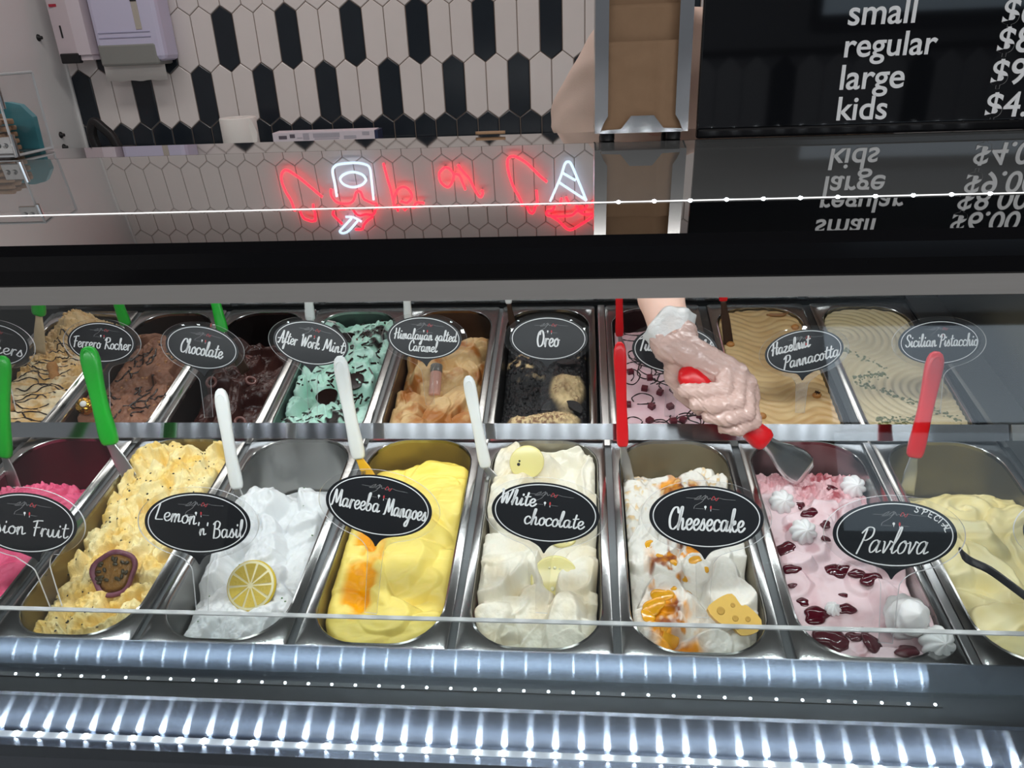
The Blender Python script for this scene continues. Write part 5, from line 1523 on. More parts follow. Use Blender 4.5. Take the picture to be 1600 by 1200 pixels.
# box of wooden spoons at the left
c = hitZ(28, 236, SH_Z)
bx0, bx1 = c[0] - .11, hitZ(62, 240, SH_Z)[0]; by0, by1 = SH_S + .012, SH_S + .092; bh = .105
t = root('spoon_box', ((bx0 + bx1) / 2, (by0 + by1) / 2, SH_Z), None, 'clear acrylic box with chrome hinges holding wooden spoons', 'spoon box')
mb = MB(); th = .003
mb.box(((bx0 + bx1) / 2, (by0 + by1) / 2, SH_Z + .0006 + th / 2), (bx1 - bx0, by1 - by0, th)); mb.box(((bx0 + bx1) / 2, by0, SH_Z + .001 + bh / 2), (bx1 - bx0, th, bh)); mb.box(((bx0 + bx1) / 2, by1, SH_Z + .001 + bh / 2), (bx1 - bx0, th, bh))
mb.box((bx0, (by0 + by1) / 2, SH_Z + .001 + bh / 2), (th, by1 - by0, bh)); mb.box((bx1, (by0 + by1) / 2, SH_Z + .001 + bh / 2), (th, by1 - by0, bh)); mb.build('box_wall', M['acrylic'], t)
mb = MB()
for p, q in (((bx1, by0, .002), (bx1, by0, bh)), ((bx1, by1, .002), (bx1, by1, bh)), ((bx0, by0, bh), (bx1, by0, bh)), ((bx1, by0, bh), (bx1, by1, bh)), ((bx0, by0, .004), (bx1, by0, .004)), ((bx1, by0, .004), (bx1, by1, .004))):
    mb.tube([(p[0], p[1], SH_Z + p[2]), (q[0], q[1], SH_Z + q[2])], .0018, 6)
mb.build('edge', M['acrylic_edge'], t)
for z in (.018, .078):
    mb = MB(); mb.box((bx1 - .008, by0 - .004, SH_Z + z), (.030, .004, .022), bev=.001); mb.tube([(bx1 + .006, by0 - .005, SH_Z + z - .014), (bx1 + .006, by0 - .005, SH_Z + z + .014)], .0035, 10)
    for dx in (-.016, -.006): mb.lathe([(.0035, 0), (.003, .002), (.0004, .0025)], (bx1 + dx, by0 - .006, SH_Z + z), DOWNF, n=12)
    mb.build('hinge', M['chrome'], t)
rs = np.random.default_rng(21)
for i in range(28):
    ly, c_ = i // 5, i % 5
    fy = by0 + .014 + c_ * .0125 + rs.uniform(-.002, .002); fz = SH_Z + .008 + ly * .0088
    xe = bx1 - .030 + rs.uniform(-.008, .004); a = np.array([xe, fy, fz]); d = np.array([-1, rs.uniform(-.05, 0.041), rs.uniform(-.02, .03)]); d /= np.linalg.norm(d)
    o = MB(); P = [a + d * .075 * s_ for s_ in (0, .02, .06, .2, .45, .75, 1)]
    hull_sweep(o, P, np.array([.004, .009, .0105, .011, .008, .007, .007]), np.full(7, .0062), np.array([0, 1., 0]))
    q = o.build('wooden_spoon', M['wood'], None, True); put_props(q, 'flat wooden spoon in the clear box at the left end of the canopy', 'spoon', 'wooden spoons in the clear box')
tz = hitY(46, 168, by1 + .02)
mb = MB(); mb.prism([(-.05, 0), (.0, 0), (.002, .045), (-.012, .062), (-.03, .066), (-.05, .066)], (hitY(57, 212, by1 + .008)[0], by1 + .008, SH_Z + .0006), (1, 0, 0), (0, 0, 1), (0, 1, 0), 0, .010)
o = mb.build('tub', M['teal']); put_props(o, 'teal plastic tub behind the clear spoon box', 'tub')
# little wooden stick on the rear edge of the shelf
a = hitZ(742, 209, SH_Z + .004); b_ = hitZ(789, 207, SH_Z + .004)
mb = MB(); a[1] = b_[1] = SH_B - .006; P = [a + (b_ - a) * s_ for s_ in (0, .1, .3, .8, .92, 1)]; hull_sweep(mb, P, np.array([.002, .006, .007, .005, .006, .003]), np.full(6, .004), np.array([0, 1., 0]))
o = mb.build('wooden_stick', M['wood'], None, True); put_props(o, 'short wooden stick lying on the back edge of the canopy', 'stick')

# ------------------------------------------------------------------ back counter and what stands on it
CZ = .225
t = root('back_counter', (-.3, 2.2, ZFL), None, 'back counter running along the tiled wall behind the case', 'counter')
mb = MB(); mb.box((-.3, 2.175, CZ - .02), (2.9, .40, .04), bev=.004); mb.build('worktop', M['steel'], t)
mb = MB(); mb.box((-.3, 2.19, (ZFL + CZ - .04) / 2), (2.86, .34, CZ - .04 - ZFL)); mb.build('cabinet', M['wall_white'], t)
# paper roll
c0, c1 = hitY(350, 215, 2.2), hitY(403, 213, 2.2); rr = (c1[0] - c0[0]) / 2; cx = (c1[0] + c0[0]) / 2; zt_ = hitY(376, 183, 2.2)[2]
t = root('paper_roll', (cx, 2.2, CZ), None, 'white paper towel roll standing on the back counter', 'paper roll')
mb = MB(); mb.lathe([(rr * .98, .001), (rr, .003), (rr, zt_ - CZ - .003), (rr * .97, zt_ - CZ), (rr * .35, zt_ - CZ), (rr * .33, zt_ - CZ - .05), (.001, zt_ - CZ - .05)], (cx, 2.2, CZ), n=40); mb.build('roll', M['paper'], t, True)
mb = MB(); mb.prism([(0, 0), (.020, .004), (.026, .035), (.012, .075), (.0, .085)], (cx + rr * .82, 2.2 - rr * .5, CZ + .02), (1, -.15, 0), (0, 0, 1), (.15, 1, 0), 0, .0015); mb.build('loose_sheet', M['paper'], t)
# film box
a = hitY(433, 221, 2.2); b_ = hitY(590, 217, 2.2); zt_ = hitY(500, 204, 2.2)[2]
t = root('film_box', ((a[0] + b_[0]) / 2, 2.2, CZ), None, 'long white carton with printed label on the back counter', 'carton')
hh = zt_ - CZ
mb = MB(); mb.box(((a[0] + b_[0]) / 2, 2.2, CZ + hh / 2), (b_[0] - a[0], .07, hh), bev=.001); mb.build('carton', mat('carton_white', srgb(214, 206, 214), .6, vary=.03, bscale=30), t)
mb = MB(); mb.box((b_[0] + .006, 2.2, CZ + hh / 2), (.012, .069, hh - .002)); mb.build('end_flap', mat('carton_navy', srgb(36, 46, 78), .5, vary=.05), t)
mb = MB(); w_ = b_[0] - a[0]
for u0, u1, z0, z1, m_ in ((.06, .14, .58, .80, 1), (.17, .22, .64, .88, 1), (.30, .36, .5, .92, 0), (.40, .66, .62, .90, 0), (.70, .82, .5, .7, 0), (.88, .95, .70, .92, 0), (.41, .65, .5, .56, 0), (.24, .29, .6, .66, 0)):
    mb.box((a[0] + w_ * (u0 + u1) / 2, 2.2 - .0354, CZ + hh * (z0 + z1) / 2), (w_ * (u1 - u0), .0008, hh * (z1 - z0)), m=m_)
mb.build('label_print', [mat('print_grey', srgb(172, 168, 178), .6, vary=.1, bscale=300), mat('print_dark', srgb(96, 90, 100), .6, vary=.3, bscale=500)], t)
# black bag with a loop handle
c0 = hitY(142, 222, 2.15); c1 = hitY(182, 222, 2.15); ctr = (c0 + c1) / 2; zt_ = hitY(155, 187, 2.15)[2]
t = root('black_bag', (ctr[0], 2.15, CZ), None, 'black bag with a looped strap on the back counter, left of the paper roll', 'bag')
mb = MB(); mb.box((ctr[0] + .02, 2.15, CZ + .012), (.16, .09, .024), bev=.01); mb.build('bag_body', M['black'], t)
mb = MB(); w_ = (c1[0] - c0[0]) / 2; P = smoothline([(ctr[0] - w_ * .6, 2.15, CZ + .015), (ctr[0] - w_ * .75, 2.15, CZ + .07), (ctr[0] - w_ * .35, 2.15, zt_ - .006), (ctr[0] + w_ * .25, 2.15, zt_ - .03), (ctr[0] + w_ * .75, 2.15, CZ + .06), (ctr[0] + w_ * 1.1, 2.15, CZ + .012)], 5)
hull_sweep(mb, P, np.full(len(P), .03), np.full(len(P), .030), np.array([0, 1., 0])); mb.build('strap', M['black'], t, True)

# towel dispenser on the tiles
YD = WALL_Y - .005; dd = .11
tl, trr = hitY(133, 0, YD - dd), hitY(243, 0, YD - dd); bl = hitY(151, 98, YD - dd); br = hitY(259, 96, YD - dd)
xA, xB = (bl[0] + tl[0]) / 2 + .005, (br[0] + trr[0]) / 2; zb = (bl[2] + br[2]) / 2; ht = .34
t = root('towel_dispenser', ((xA + xB) / 2, YD - dd / 2, zb), None, 'lilac-white paper towel dispenser on the tiled wall with a towel hanging out', 'towel dispenser')
mb = MB(); mb.box(((xA + xB) / 2, YD - dd / 2, zb + ht / 2), (xB - xA, dd, ht), bev=.018)
mb.build('cover', M['disp_white'], t)
z1 = hitY(200, 68, YD - dd)[2]
mb = MB(); mb.box(((xA + xB) / 2 - .012, YD - dd / 2 - .003, (z1 + zb) / 2 - .006), (xB - xA - .034, dd - .002, z1 - zb + .012), bev=.008)
mb.build('lower_tray', M['disp_grey'], t)
mb = MB()
for y in (50, 58): z = hitY(200, y, YD - dd)[2]; mb.box(((xA + xB) / 2 - .01, YD - dd - .001, z), (xB - xA - .06, .003, .004), bev=.001)
mb.build('ridge', mat('ridge_lilac', srgb(178, 176, 204), .4, vary=.02), t)
a = hitY(205, 0, YD - dd); b_ = hitY(216, 46, YD - dd); mb = MB(); mb.box((a[0] + .006, YD - dd - .0006, (a[2] + b_[2]) / 2 + .03), (.022, .003, a[2] - b_[2] + .06), bev=.001); mb.build('level_window', mat('level_window', srgb(186, 178, 168), .3, vary=.06), t)
mb = MB(); mb.box((a[0] + .006, YD - dd - .002, a[2] + .006), (.022, .003, .02)); mb.build('lock', M['black'], t)
a = hitY(168, 128, YD - dd * .62); b_ = hitY(262, 124, YD - dd * .62); zt_ = hitY(215, 92, YD - dd * .62)[2]
nx = 16; xs_ = np.linspace(a[0], b_[0], nx); mb = MB()
top = [(x, YD - dd * .60, zt_) for x in xs_]; botm = [(x, YD - dd * .64 + .003 * math.sin(i), a[2] + .002 * math.sin(i * 1.3)) for i, x in enumerate(xs_)]
V = top + botm + [(x, y + .0015, z) for x, y, z in top + botm]; n_ = 2 * nx
F = [(i, i + 1, nx + i + 1, nx + i) for i in range(nx - 1)] + [(n_ + i + 1, n_ + i, n_ + nx + i, n_ + nx + i + 1) for i in range(nx - 1)] + [(nx + i, nx + i + 1, n_ + nx + i + 1, n_ + nx + i) for i in range(nx - 1)]
mb.add(V, F); mb.build('paper_towel', M['paper'], t, True)

# soap dispenser in the corner
sx0, sx1 = hitY(88, 60, WALL_Y - .10)[0], hitY(140, 60, WALL_Y - .10)[0]; sz = hitY(110, 97, WALL_Y - .10)[2]
sx0 = max(sx0, XL + .012)
t = root('soap_dispenser', ((sx0 + sx1) / 2, WALL_Y - .06, sz), None, 'narrow white soap dispenser with a black nozzle, in the corner beside the towel dispenser', 'soap dispenser')
mb = MB(); w_ = sx1 - sx0
P = [(0, 0), (w_ * .62, -.012), (w_ * .92, .01), (w_, 0.041), (w_, .1), (0, .1)]
mb.prism(P, (sx0, WALL_Y - .106, sz), (1, 0, 0), (0, 1, 0), (0, 0, 1), .022, .26); mb.prism([(x * .97 + .001, y * .9 + .008) for x, y in P], (sx0, WALL_Y - .106, sz), (1, 0, 0), (0, 1, 0), (0, 0, 1), .004, .0225)
mb.build('case', M['soap_white'], t)
mb = MB(); mb.box((sx0 + w_ * .36, WALL_Y - .110, sz + .012), (w_ * .56, .024, .034), bev=.004); mb.build('nozzle', M['black'], t)
mb = MB(); mb.box((sx0 + w_ * .26, WALL_Y - .1115, sz + .10), (.006, .004, 0.041), bev=.001); mb.build('level_slot', M['black'], t)
mb = MB(); mb.box((sx0 + w_ * .20, WALL_Y - .1105, sz + .185), (.030, .003, .009)); mb.build('red_mark', mat('faded_red', srgb(178, 44, 66), .5, vary=.2), t)
# bolts in the white wall
for i, (px, py) in enumerate(((60, 59), (95, 211), (100, 230))):
    p = hitX(px, py, XL)
    mb = MB(); mb.lathe([(.012, 0), (.011, .003), (.006, .005), (.0056, .014), (.001, .015)], p, np.array([[0, 0, 1], [0, 1, 0], [-1, 0, 0]], float), n=16)
    o = mb.build('wall_bolt', M['black'], None, True); put_props(o, ['black bolt on the white side wall, highest of three', 'black bolt on the white side wall, level with the counter', 'black bolt on the white side wall, just above the canopy'][i], 'bolt', 'bolts on the white wall')

# ------------------------------------------------------------------ neon sign high on the tiled wall (seen in the mirror panes)
def mirror_to_wall(px, py, Y):
    d = ray(px, py)
    for P, be, y_lo, y_hi in (((0, SH_S, SH_Z), B1, K_Y, SH_S), ((0, K_Y, K_Z), B2, -9, K_Y)):
        n = np.array([0, -math.sin(be), math.cos(be)]); h = CAM + d * (((np.array(P) - CAM) @ n) / (d @ n))
        if h[1] >= y_lo or y_lo < -1:
            d2 = d - 2 * (d @ n) * n; return h + d2 * (Y - h[1]) / d2[1]


NEON = [('r', [(278, 262), (240, 230), (180, 180), (130, 145), (105, 138), (90, 155), (90, 190), (110, 240), (140, 295), (180, 340), (215, 368), (238, 370), (245, 350), (235, 295)]),
        ('w', [(345, 260), (335, 200), (325, 150), (330, 125), (355, 110), (430, 103), (480, 112), (498, 130), (505, 180), (515, 275)]),
        ('w', [(480, 180), (462, 158), (420, 146), (380, 156), (360, 178), (378, 204), (420, 216), (462, 204), (481, 182)]),
        ('r', [(318, 225), (320, 255), (345, 285), (390, 292), (420, 280), (435, 240), (455, 238), (470, 270), (510, 290), (530, 305), (520, 330), (480, 340), (430, 335), (370, 315), (330, 325), (330, 345), (370, 385)]),
        ('r', [(512, 352), (488, 368), (470, 388), (462, 408), (430, 410)]),
        ('w', [(385, 352), (420, 354), (460, 375)]), ('w', [(412, 360), (375, 400), (358, 420), (375, 428), (402, 415), (440, 372)]),
        ('r', [(560, 105), (580, 180), (600, 250), (628, 325)]), ('r', [(608, 275), (625, 230), (655, 215), (682, 232), (692, 262), (670, 288), (640, 280)]), ('r', [(618, 300), (660, 320), (700, 312), (718, 288), (750, 290)]),
        ('r', [(845, 125), (820, 150), (825, 190), (855, 215), (875, 200), (886, 160), (865, 130), (845, 125)]), ('r', [(886, 155), (910, 160), (925, 190), (940, 228)]), ('r', [(905, 112), (925, 140), (960, 180), (990, 240), (1010, 262), (1020, 245), (1015, 230)]),
        ('r', [(1318, 192), (1280, 160), (1230, 110), (1180, 78), (1150, 75), (1135, 95), (1140, 150), (1165, 220), (1200, 290), (1230, 318), (1260, 320), (1272, 290), (1268, 230)]),
        ('w', [(1332, 282), (1380, 170), (1400, 110), (1415, 98), (1430, 110), (1460, 180), (1500, 278)]), ('w', [(1375, 195), (1500, 278)]), ('w', [(1390, 150), (1450, 185)]),
        ('r', [(1385, 268), (1380, 290), (1350, 310), (1320, 325), (1320, 345), (1370, 350), (1430, 345), (1460, 325), (1490, 340), (1540, 338)]), ('r', [(1405, 262), (1420, 295), (1460, 312), (1500, 305), (1530, 280)]), ('r', [(1330, 345), (1370, 370), (1420, 412), (1470, 390), (1540, 345)])]
pts0 = mirror_to_wall(640, 300, WALL_Y - .03)
t = root('neon_sign', (pts0[0], WALL_Y - .02, pts0[2]), None, 'red and white neon lettering high on the tiled wall, seen mirrored in the canopy', 'neon sign')
for c_, st in NEON:
    P = np.array([mirror_to_wall(410 + x / 2.963, 220 + y / 2.963, WALL_Y - .03) for x, y in st])
    P = smoothline(P, 5) if len(P) > 2 else np.array([P[0] + (P[1] - P[0]) * s_ for s_ in np.linspace(0, 1, 6)])
    mb = MB(); mb.tube(P, .0050, 8); mb.build('neon_tube', M['neon_red'] if c_ == 'r' else M['neon_white'], t, True)
    mb = MB()
    for q in (P[1], P[-2]): mb.tube([q + [0, .006, 0], [q[0], WALL_Y - .002, q[2]]], .003, 6)
    mb.build('standoff', M['chrome'], t)

# ------------------------------------------------------------------ the person serving, and the spatula in the gloved hand
def surface_nets(f, lo, hi, h):
    """smooth closed surface of f(x, y, z) = 0 on a grid"""
    lo = np.asarray(lo, float); n = [int(math.ceil((hi[i] - lo[i]) / h)) + 1 for i in range(3)]
    D = f(lo, n, h)
    ins = D < 0
    c = np.zeros([q - 1 for q in n], int)
    P = np.zeros([q - 1 for q in n] + [3]); W_ = np.zeros([q - 1 for q in n])
    sl = lambda a, k, ax: tuple(slice(k[i], k[i] + n[i] - 1) for i in range(3))
    corners = [(i, j, k) for i in (0, 1) for j in (0, 1) for k in (0, 1)]
    for a in corners:
        for ax in range(3):
            if a[ax]: continue
            b_ = list(a); b_[ax] = 1; b_ = tuple(b_)
            A, B = D[sl(0, a, 0)], D[sl(0, b_, 0)]
            m = (A < 0) != (B < 0)
            t = np.where(m, A / np.where(m, A - B, 1), 0)
            for i in range(3): P[..., i] += np.where(m, a[i] + (t if i == ax else 0), 0)
            W_ += m
    act = W_ > 0
    idx = np.full(act.shape, -1); idx[act] = np.arange(act.sum())
    g = np.stack(np.nonzero(act), -1)
    V = lo + h * (g + P[act] / W_[act][:, None])
    F = []
    for ax in range(3):
        u, v = [(1, 2), (2, 0), (0, 1)][ax]
        A = np.take(ins, range(0, n[ax] - 1), ax); B = np.take(ins, range(1, n[ax]), ax)
        m = A != B
        ii = np.stack(np.nonzero(m), -1)
        ok = np.all([(ii[:, u] > 0), (ii[:, v] > 0), (ii[:, u] < n[u] - 1), (ii[:, v] < n[v] - 1)], 0); ii = ii[ok]
        def at(du, dv):
            q = ii.copy(); q[:, u] += du; q[:, v] += dv; return idx[q[:, 0], q[:, 1], q[:, 2]]
        Q = np.stack([at(-1, -1), at(0, -1), at(0, 0), at(-1, 0)], -1)
        flip = ~A[ii[:, 0], ii[:, 1], ii[:, 2]]
        Q[flip] = Q[flip][:, ::-1]
        F.append(Q)
    F = np.concatenate(F); F = F[(F >= 0).all(1)]
    return V, F


def capsules(caps, k0, noise=None, extra=0.):
    """smooth union of tapered capsules (p, q, r0, r1)"""
    def f(lo, n, h):
        D = np.full(n, 1., np.float32)
        for cp in caps:
            p, q, r0, r1 = cp[:4]; k = cp[4] if len(cp) > 4 else k0
            p, q = np.asarray(p, float), np.asarray(q, float); r0, r1 = r0 + extra, r1 + extra
            pad = max(r0, r1) + 2.2 * k + 2 * h
            a = np.maximum(np.floor((np.minimum(p, q) - pad - lo) / h).astype(int), 0); b_ = np.minimum(np.ceil((np.maximum(p, q) + pad - lo) / h).astype(int) + 1, n)
            if (b_ <= a).any(): continue
            X, Y, Z = np.meshgrid(*[lo[i] + h * np.arange(a[i], b_[i]) for i in range(3)], indexing='ij')
            d = q - p; L2 = d @ d + 1e-12
            t = np.clip(((X - p[0]) * d[0] + (Y - p[1]) * d[1] + (Z - p[2]) * d[2]) / L2, 0, 1)
            dist = np.sqrt((X - p[0] - t * d[0]) ** 2 + (Y - p[1] - t * d[1]) ** 2 + (Z - p[2] - t * d[2]) ** 2) - (r0 + (r1 - r0) * t)
            s = tuple(slice(a[i], b_[i]) for i in range(3)); o = D[s]
            hh = np.clip(.5 + .5 * (o - dist) / k, 0, 1)
            D[s] = o * (1 - hh) + dist * hh - k * hh * (1 - hh)
        if noise is not None:
            X, Y, Z = np.meshgrid(*[lo[i] + h * np.arange(n[i]) for i in range(3)], indexing='ij'); D = D + noise(X, Y, Z, D)
        return D
    return f


def HP(cx, cy, D): return atD(980 + cx / 4.443, 450 + cy / 4.443, D)


HD = .955
wrist = HP(330, 400, .966); fore = HP(232, 60, 1.030)
elbow = wrist + (fore - wrist) / np.linalg.norm(fore - wrist) * .245
elbow = elbow + np.array([0, .03, .0])
px_ = (HP(480, 330, .966) - HP(180, 420, .966)); px_ = px_ / np.linalg.norm(px_)
FING = {
 'index': [(690, 548, .953, .0112), (668, 708, .929, .0098), (530, 722, .925, .0088), (400, 712, .933, .0078)],
 'middle': [(765, 600, .949, .0112), (752, 796, .927, .0098), (610, 818, .921, .0090), (478, 800, .930, .0078)],
 'ring': [(818, 668, .950, .0106), (826, 868, .931, .0096), (690, 905, .924, .0088), (565, 890, .931, .0076)],
 'pinky': [(840, 740, .955, .0100), (872, 925, .942, .0088), (780, 975, .934, .0080), (672, 968, .937, .0070)]}
THUMB = [(345, 470, .976, .0150), (330, 610, .984, .0125), (395, 730, .986, .0108), (500, 830, .980, .0088)]
hand = []
for f_ in FING.values():
    J = [HP(*q[:3]) for q in f_]; R_ = [q[3] for q in f_]
    hand.append((wrist + (J[0] - wrist) * .06, J[0], .0185, .0135))
    for i in range(3): hand.append((J[i], J[i + 1], R_[i], R_[i + 1]))
J = [HP(*q[:3]) for q in THUMB]; hand.append((wrist, J[0], .018, .016))
for i in range(3): hand.append((J[i], J[i + 1], THUMB[i][3], THUMB[i + 1][3]))
hand.append((HP(420, 430, .962), HP(640, 600, .962), .016, .015))
wr = [(wrist - px_ * .009, wrist + px_ * .010)]
arm = [(wrist - px_ * .009, fore - px_ * .007, .0175, .0215), (wrist + px_ * .010, fore + px_ * .007, .0175, .0215), (fore, elbow, .0260, .036)]

# torso leaning over the well, shoulder above the case, head over the counter
sh_r = np.array([.245, .84, .50]); sh_l = np.array([.60, .93, .55]); chest = np.array([.43, .93, .45]); belly = np.array([.43, 1.07, .20]); hip = np.array([.43, 1.16, .02])
neck = np.array([.44, .84, .62]); headc = np.array([.44, .78, .76])
hip_r, hip_l = hip + [-.09, 0, -.02], hip + [.09, 0, -.02]
kn_r, kn_l = hip_r + [-.01, -.03, -.42], hip_l + [.02, -.02, -.42]; an_r, an_l = kn_r + [0, .04, -.43], kn_l + [.01, .05, -.43]
el_l = sh_l + [.10, .06, -.29]; wr_l = el_l + [-.06, -.08, -.20]
body = list(arm) + [
    (elbow, sh_r, .038, .050), (sh_l, el_l, .048, .037), (el_l, wr_l, .036, .024), (wr_l, wr_l + [-.01, -.02, -.09], .026, .022),
    (sh_r, sh_l, .058, .058), (chest + [-.07, 0, 0], chest + [.07, 0, 0], .105, .105), (chest, belly, .120, .115), (belly + [-.03, 0, 0], belly + [.03, 0, 0], .115, .115), (belly, hip, .115, .125),
    (hip_r, kn_r, .088, .058), (hip_l, kn_l, .088, .058), (kn_r, an_r, .056, .036), (kn_l, an_l, .056, .036), (an_r, an_r + [0, -.14, -.045], .034, .028), (an_l, an_l + [0, -.14, -.045], .034, .028),
    ((sh_r + sh_l) / 2 + [0, 0, .02], neck, .060, .052), (neck, headc + [0, .01, -.06], .052, .055),
    (headc + [0, .015, .035], headc + [0, .01, -.015], .080, .074), (headc + [0, -.02, -.05], headc + [0, -.045, -.085], .055, .030),
    (headc + [0, -.078, -.008], headc + [0, -.094, -.034], .009, .012), (headc + [-.078, .01, .0], headc + [-.080, .015, -.03], .012, .009), (headc + [.078, .01, .0], headc + [.080, .015, -.03], .012, .009)]
body = body + [(p, q, r0 - .0040, r1 - .0040, .003) for p, q, r0, r1 in hand]
zfloor = ZFL
lo = np.array([.02, .20, ZFL]); hi = np.array([.86, 1.36, .90])
V, F = surface_nets(capsules(body, .016), lo, hi, .0055)
person = mesh('person', V, F, M['skin'], None, True)
put_props(person, 'person in a beige T-shirt leaning over the case, gloved hand scooping pink gelato', 'person')
# glove: thin, a little larger than the hand, wrinkled along the pulls
def wrinkle(X, Y, Z, D):
    q = np.stack([X, Y, Z], -1) - wrist; u = q @ WU; v = q @ WV; w = q @ CF
    a = 1 - np.abs(2 * vnoise(u * 60 + 40 + 6 * vnoise(v * 40, w * 40 + 9, 2), v * 210 + w * 60 + 11, 3) - 1)
    b_ = 1 - np.abs(2 * vnoise(u * 150 + 9, v * 90 - w * 80 + 5, 7) - 1)
    return np.where(np.abs(D) < .008, .0006 - a ** 4 * .0015 - b_ ** 5 * .0007, 0)


WU = HP(760, 640, .95) - wrist; WU = WU / np.linalg.norm(WU); WV = np.cross(CF, WU)
glv = [(p, q, r0 + .0012, r1 + .0012) for p, q, r0, r1 in hand] + [(wrist - px_ * .009, wrist - px_ * .010 + (fore - wrist) * .10, .0195, .0205), (wrist + px_ * .010, wrist + px_ * .012 + (fore - wrist) * .16, .0195, .0205)]
allp = np.array([q for c_ in glv for q in c_[:2]])
V, F = surface_nets(capsules(glv, .0034, wrinkle), allp.min(0) - .028, allp.max(0) + .028, .0013)
gm = bpy.data.materials.new('thin_glove'); gm.use_nodes = True; nt = gm.node_tree; bs = nt.nodes['Principled BSDF']
bs.inputs['Base Color'].default_value = (*srgb(216, 182, 172), 1); bs.inputs['Roughness'].default_value = .16; bs.inputs['Coat Weight'].default_value = .3
tc = nt.nodes.new('ShaderNodeTexCoord'); no = nt.nodes.new('ShaderNodeTexNoise'); no.inputs['Scale'].default_value = 90; no.inputs['Detail'].default_value = 3
mp = nt.nodes.new('ShaderNodeMapping'); mp.inputs['Scale'].default_value = (1, 1.6, 2.6); mp.inputs['Rotation'].default_value = (.4, .5, .6)
bu = nt.nodes.new('ShaderNodeBump'); bu.inputs['Strength'].default_value = .35; bu.inputs['Distance'].default_value = .003
nt.links.new(tc.outputs['Object'], mp.inputs[0]); nt.links.new(mp.outputs[0], no.inputs['Vector']); nt.links.new(no.outputs[0], bu.inputs['Height']); nt.links.new(bu.outputs[0], bs.inputs['Normal'])
tr = nt.nodes.new('ShaderNodeBsdfTransparent'); mx = nt.nodes.new('ShaderNodeMixShader'); mx.inputs[0].default_value = .88
tr.inputs[0].default_value = (.98, .95, .94, 1)
nt.links.new(tr.outputs[0], mx.inputs[1]); nt.links.new(bs.outputs[0], mx.inputs[2]); nt.links.new(mx.outputs[0], nt.nodes['Material Output'].inputs[0])
glove = mesh('glove', V, F, gm, person, True)
glove['label'] = 'thin clear plastic glove'
# ruffled cuff of the glove
axd = (fore - wrist) / np.linalg.norm(fore - wrist); c0 = wrist + axd * .004
s1 = px_ - axd * (px_ @ axd); s1 /= np.linalg.norm(s1); s2 = np.cross(axd, s1)
prof = [(.0, .0305, .0235, .0), (.012, .034, .026, .004), (.024, .0375, .029, .008), (.030, .0405, .031, .011), (.034, .0385, .030, .008), (.030, .0360, .0285, .006), (.018, .0345, .0265, .003)]
n_ = 56; V = []; F = []
for i, (d_, ra, rb, wv) in enumerate(prof):
    for j in range(n_):
        a = 2 * math.pi * j / n_; ww = 1 + wv * 9 * (.5 * math.sin(5 * a + i) + .5 * math.sin(8 * a + 1.7))
        skew = -.010 * math.cos(a) * -1 + .006 * math.sin(3 * a) * (i / 6)
        V.append(c0 + axd * (d_ + skew) + s1 * ra * ww * .86 * math.cos(a) + s2 * rb * ww * .95 * math.sin(a))
F = [(i * n_ + j, i * n_ + (j + 1) % n_, (i + 1) * n_ + (j + 1) % n_, (i + 1) * n_ + j) for i in range(len(prof) - 1) for j in range(n_)]
mb = MB(); mb.add(V, F)
cm_ = bpy.data.materials.new('glove_cuff'); cm_.use_nodes = True; nt = cm_.node_tree; bs = nt.nodes['Principled BSDF']
bs.inputs['Base Color'].default_value = (.86, .87, .86, 1); bs.inputs['Roughness'].default_value = .3
tc = nt.nodes.new('ShaderNodeTexCoord'); no = nt.nodes.new('ShaderNodeTexNoise'); no.inputs['Scale'].default_value = 160; bu = nt.nodes.new('ShaderNodeBump'); bu.inputs['Strength'].default_value = .5; bu.inputs['Distance'].default_value = .003
nt.links.new(tc.outputs['Object'], no.inputs['Vector']); nt.links.new(no.outputs[0], bu.inputs['Height']); nt.links.new(bu.outputs[0], bs.inputs['Normal'])
tr = nt.nodes.new('ShaderNodeBsdfTransparent'); mx = nt.nodes.new('ShaderNodeMixShader'); mx.inputs[0].default_value = .66
nt.links.new(tr.outputs[0], mx.inputs[1]); nt.links.new(bs.outputs[0], mx.inputs[2]); nt.links.new(mx.outputs[0], nt.nodes['Material Output'].inputs[0])
mb.build('glove_cuff', cm_, person, True)
# T-shirt with a wide right sleeve
hem_c = np.array([.165, .775, .415])
shirt = [(sh_r + [.02, .01, .01], sh_l, .078, .078), (chest + [-.07, 0, 0], chest + [.07, 0, 0], .125, .125), (chest, belly, .140, .140), (belly + [-.05, 0, -.04], belly + [.05, 0, -.04], .140, .140),
         (sh_l, sh_l + [.06, .02, -.17], .075, .085), ((sh_r + sh_l) / 2, neck + [0, .01, -.035], .072, .062),
         (np.array([.238, .82, .572]), hem_c + [.008, 0, .0], .070, .088), (sh_r + [.05, .0, -.04], hem_c + [.05, .02, .02], .07, .08)]
def cut(X, Y, Z, D):
    fold = (vnoise(X * 9 + Z * 16 + 20, Y * 10 + Z * 14 - X * 9 + 30, 3) - .5) * .020
    sl = np.where(X < .262, (.411 + (X - .10) * -.02) - Z, -1)       # sleeve hem
    hm = np.where(X >= .262, .10 - Z, -1)
    return fold + np.maximum(0, 0) * D + np.where(np.maximum(sl, hm) > D + fold, np.maximum(sl, hm) - D - fold, 0)


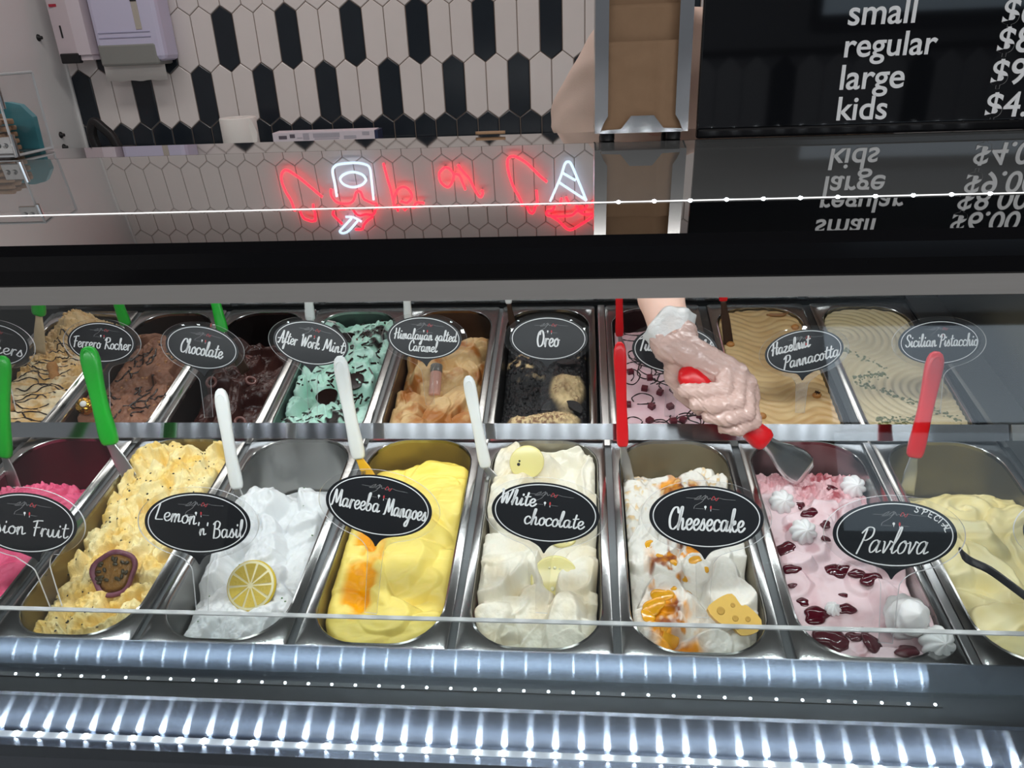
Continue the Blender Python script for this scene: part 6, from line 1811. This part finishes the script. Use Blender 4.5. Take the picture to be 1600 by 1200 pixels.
V, F = surface_nets(capsules(shirt, .03, cut), (.0, .56, .06), (.86, 1.36, .80), .0065)
mesh('shirt', V, F, M['shirt'], person, True)
tro = [(hip, belly + [0, 0, -.06], .142, .136), (hip_r, kn_r, .104, .075), (hip_l, kn_l, .104, .075), (kn_r, an_r + [0, 0, .05], .074, .06), (kn_l, an_l + [0, 0, .05], .074, .06)]
V, F = surface_nets(capsules(tro, .03), (.15, .85, -.95), (.75, 1.40, .32), .011)
mesh('trousers', V, F, M['trouser'], person, True)
hr = [(headc + [0, .03, .05], headc + [0, .04, -.02], .086, .078), (headc + [0, .09, -.02], headc + [0, .12, -.16], .04, .02)]
V, F = surface_nets(capsules(hr, .02), headc - .22, headc + .22, .009)
mesh('hair', V, F, M['hair'], person, True)
for sx_ in (-.028, .028):
    mb = MB(); mb.add(ICO * [.012, .008, .009] + headc + [sx_, -.066, .008], ICOF); mb.build('eye', mat('eye', (.05, .04, .04), .1, vary=.1), person, True)
mb = MB(); mb.add(ICO * [.022, .008, .006] + headc + [0, -.072, -.058], ICOF); mb.build('mouth', mat('lips', srgb(170, 96, 92), .4, vary=.1), person, True)

# spatula in the hand
but = HP(398, 590, HD); bl = atD(1196, 690, HD + .010)
ax = bl - but; Lh = np.linalg.norm(ax); ax /= Lh
tip = hitP(1262, 741, PANS['pavlova']['fr'][1] @ np.array([0, .30, .002]), RF[:, 2])
rt = root('spatula', tip, None, 'red-handled spatula gripped by the gloved hand, its steel blade in the pink gelato', 'spatula')
nrm = -CF - ax * (-CF @ ax); nrm /= np.linalg.norm(nrm); side = np.cross(nrm, ax)
s_ = np.array([-.05, -.02, .0, .06, .16, .4, .7, .86, .95, 1.0, 1.02]); P = but + ax * Lh * s_[:, None]
wd = np.array([.006, .018, .0245, .0295, .030, .0235, .024, .029, .031, .026, .012])
mb = MB(); hull_sweep(mb, P, wd, wd * .82, side); mb.build('handle', M['red'], rt, True)
bx = tip - bl; Lb = np.linalg.norm(bx); bx /= Lb
s_ = np.linspace(-.06, 1.0, 12); P = bl + (tip - bl) * s_[:, None]; sb = np.cross(nrm, bx); sb /= np.linalg.norm(sb)
mb = MB(); hull_sweep(mb, P, np.interp(s_, [-.06, .2, .45, .7, .9, 1], [.017, .022, .037, .045, .042, .026]), np.interp(s_, [-.06, .3, 1], [.013, .006, .0018]), sb); mb.build('blade', mat('scoop_steel', (.80, .80, .79), .22, 1, bump=.05, bscale=40), rt, True)
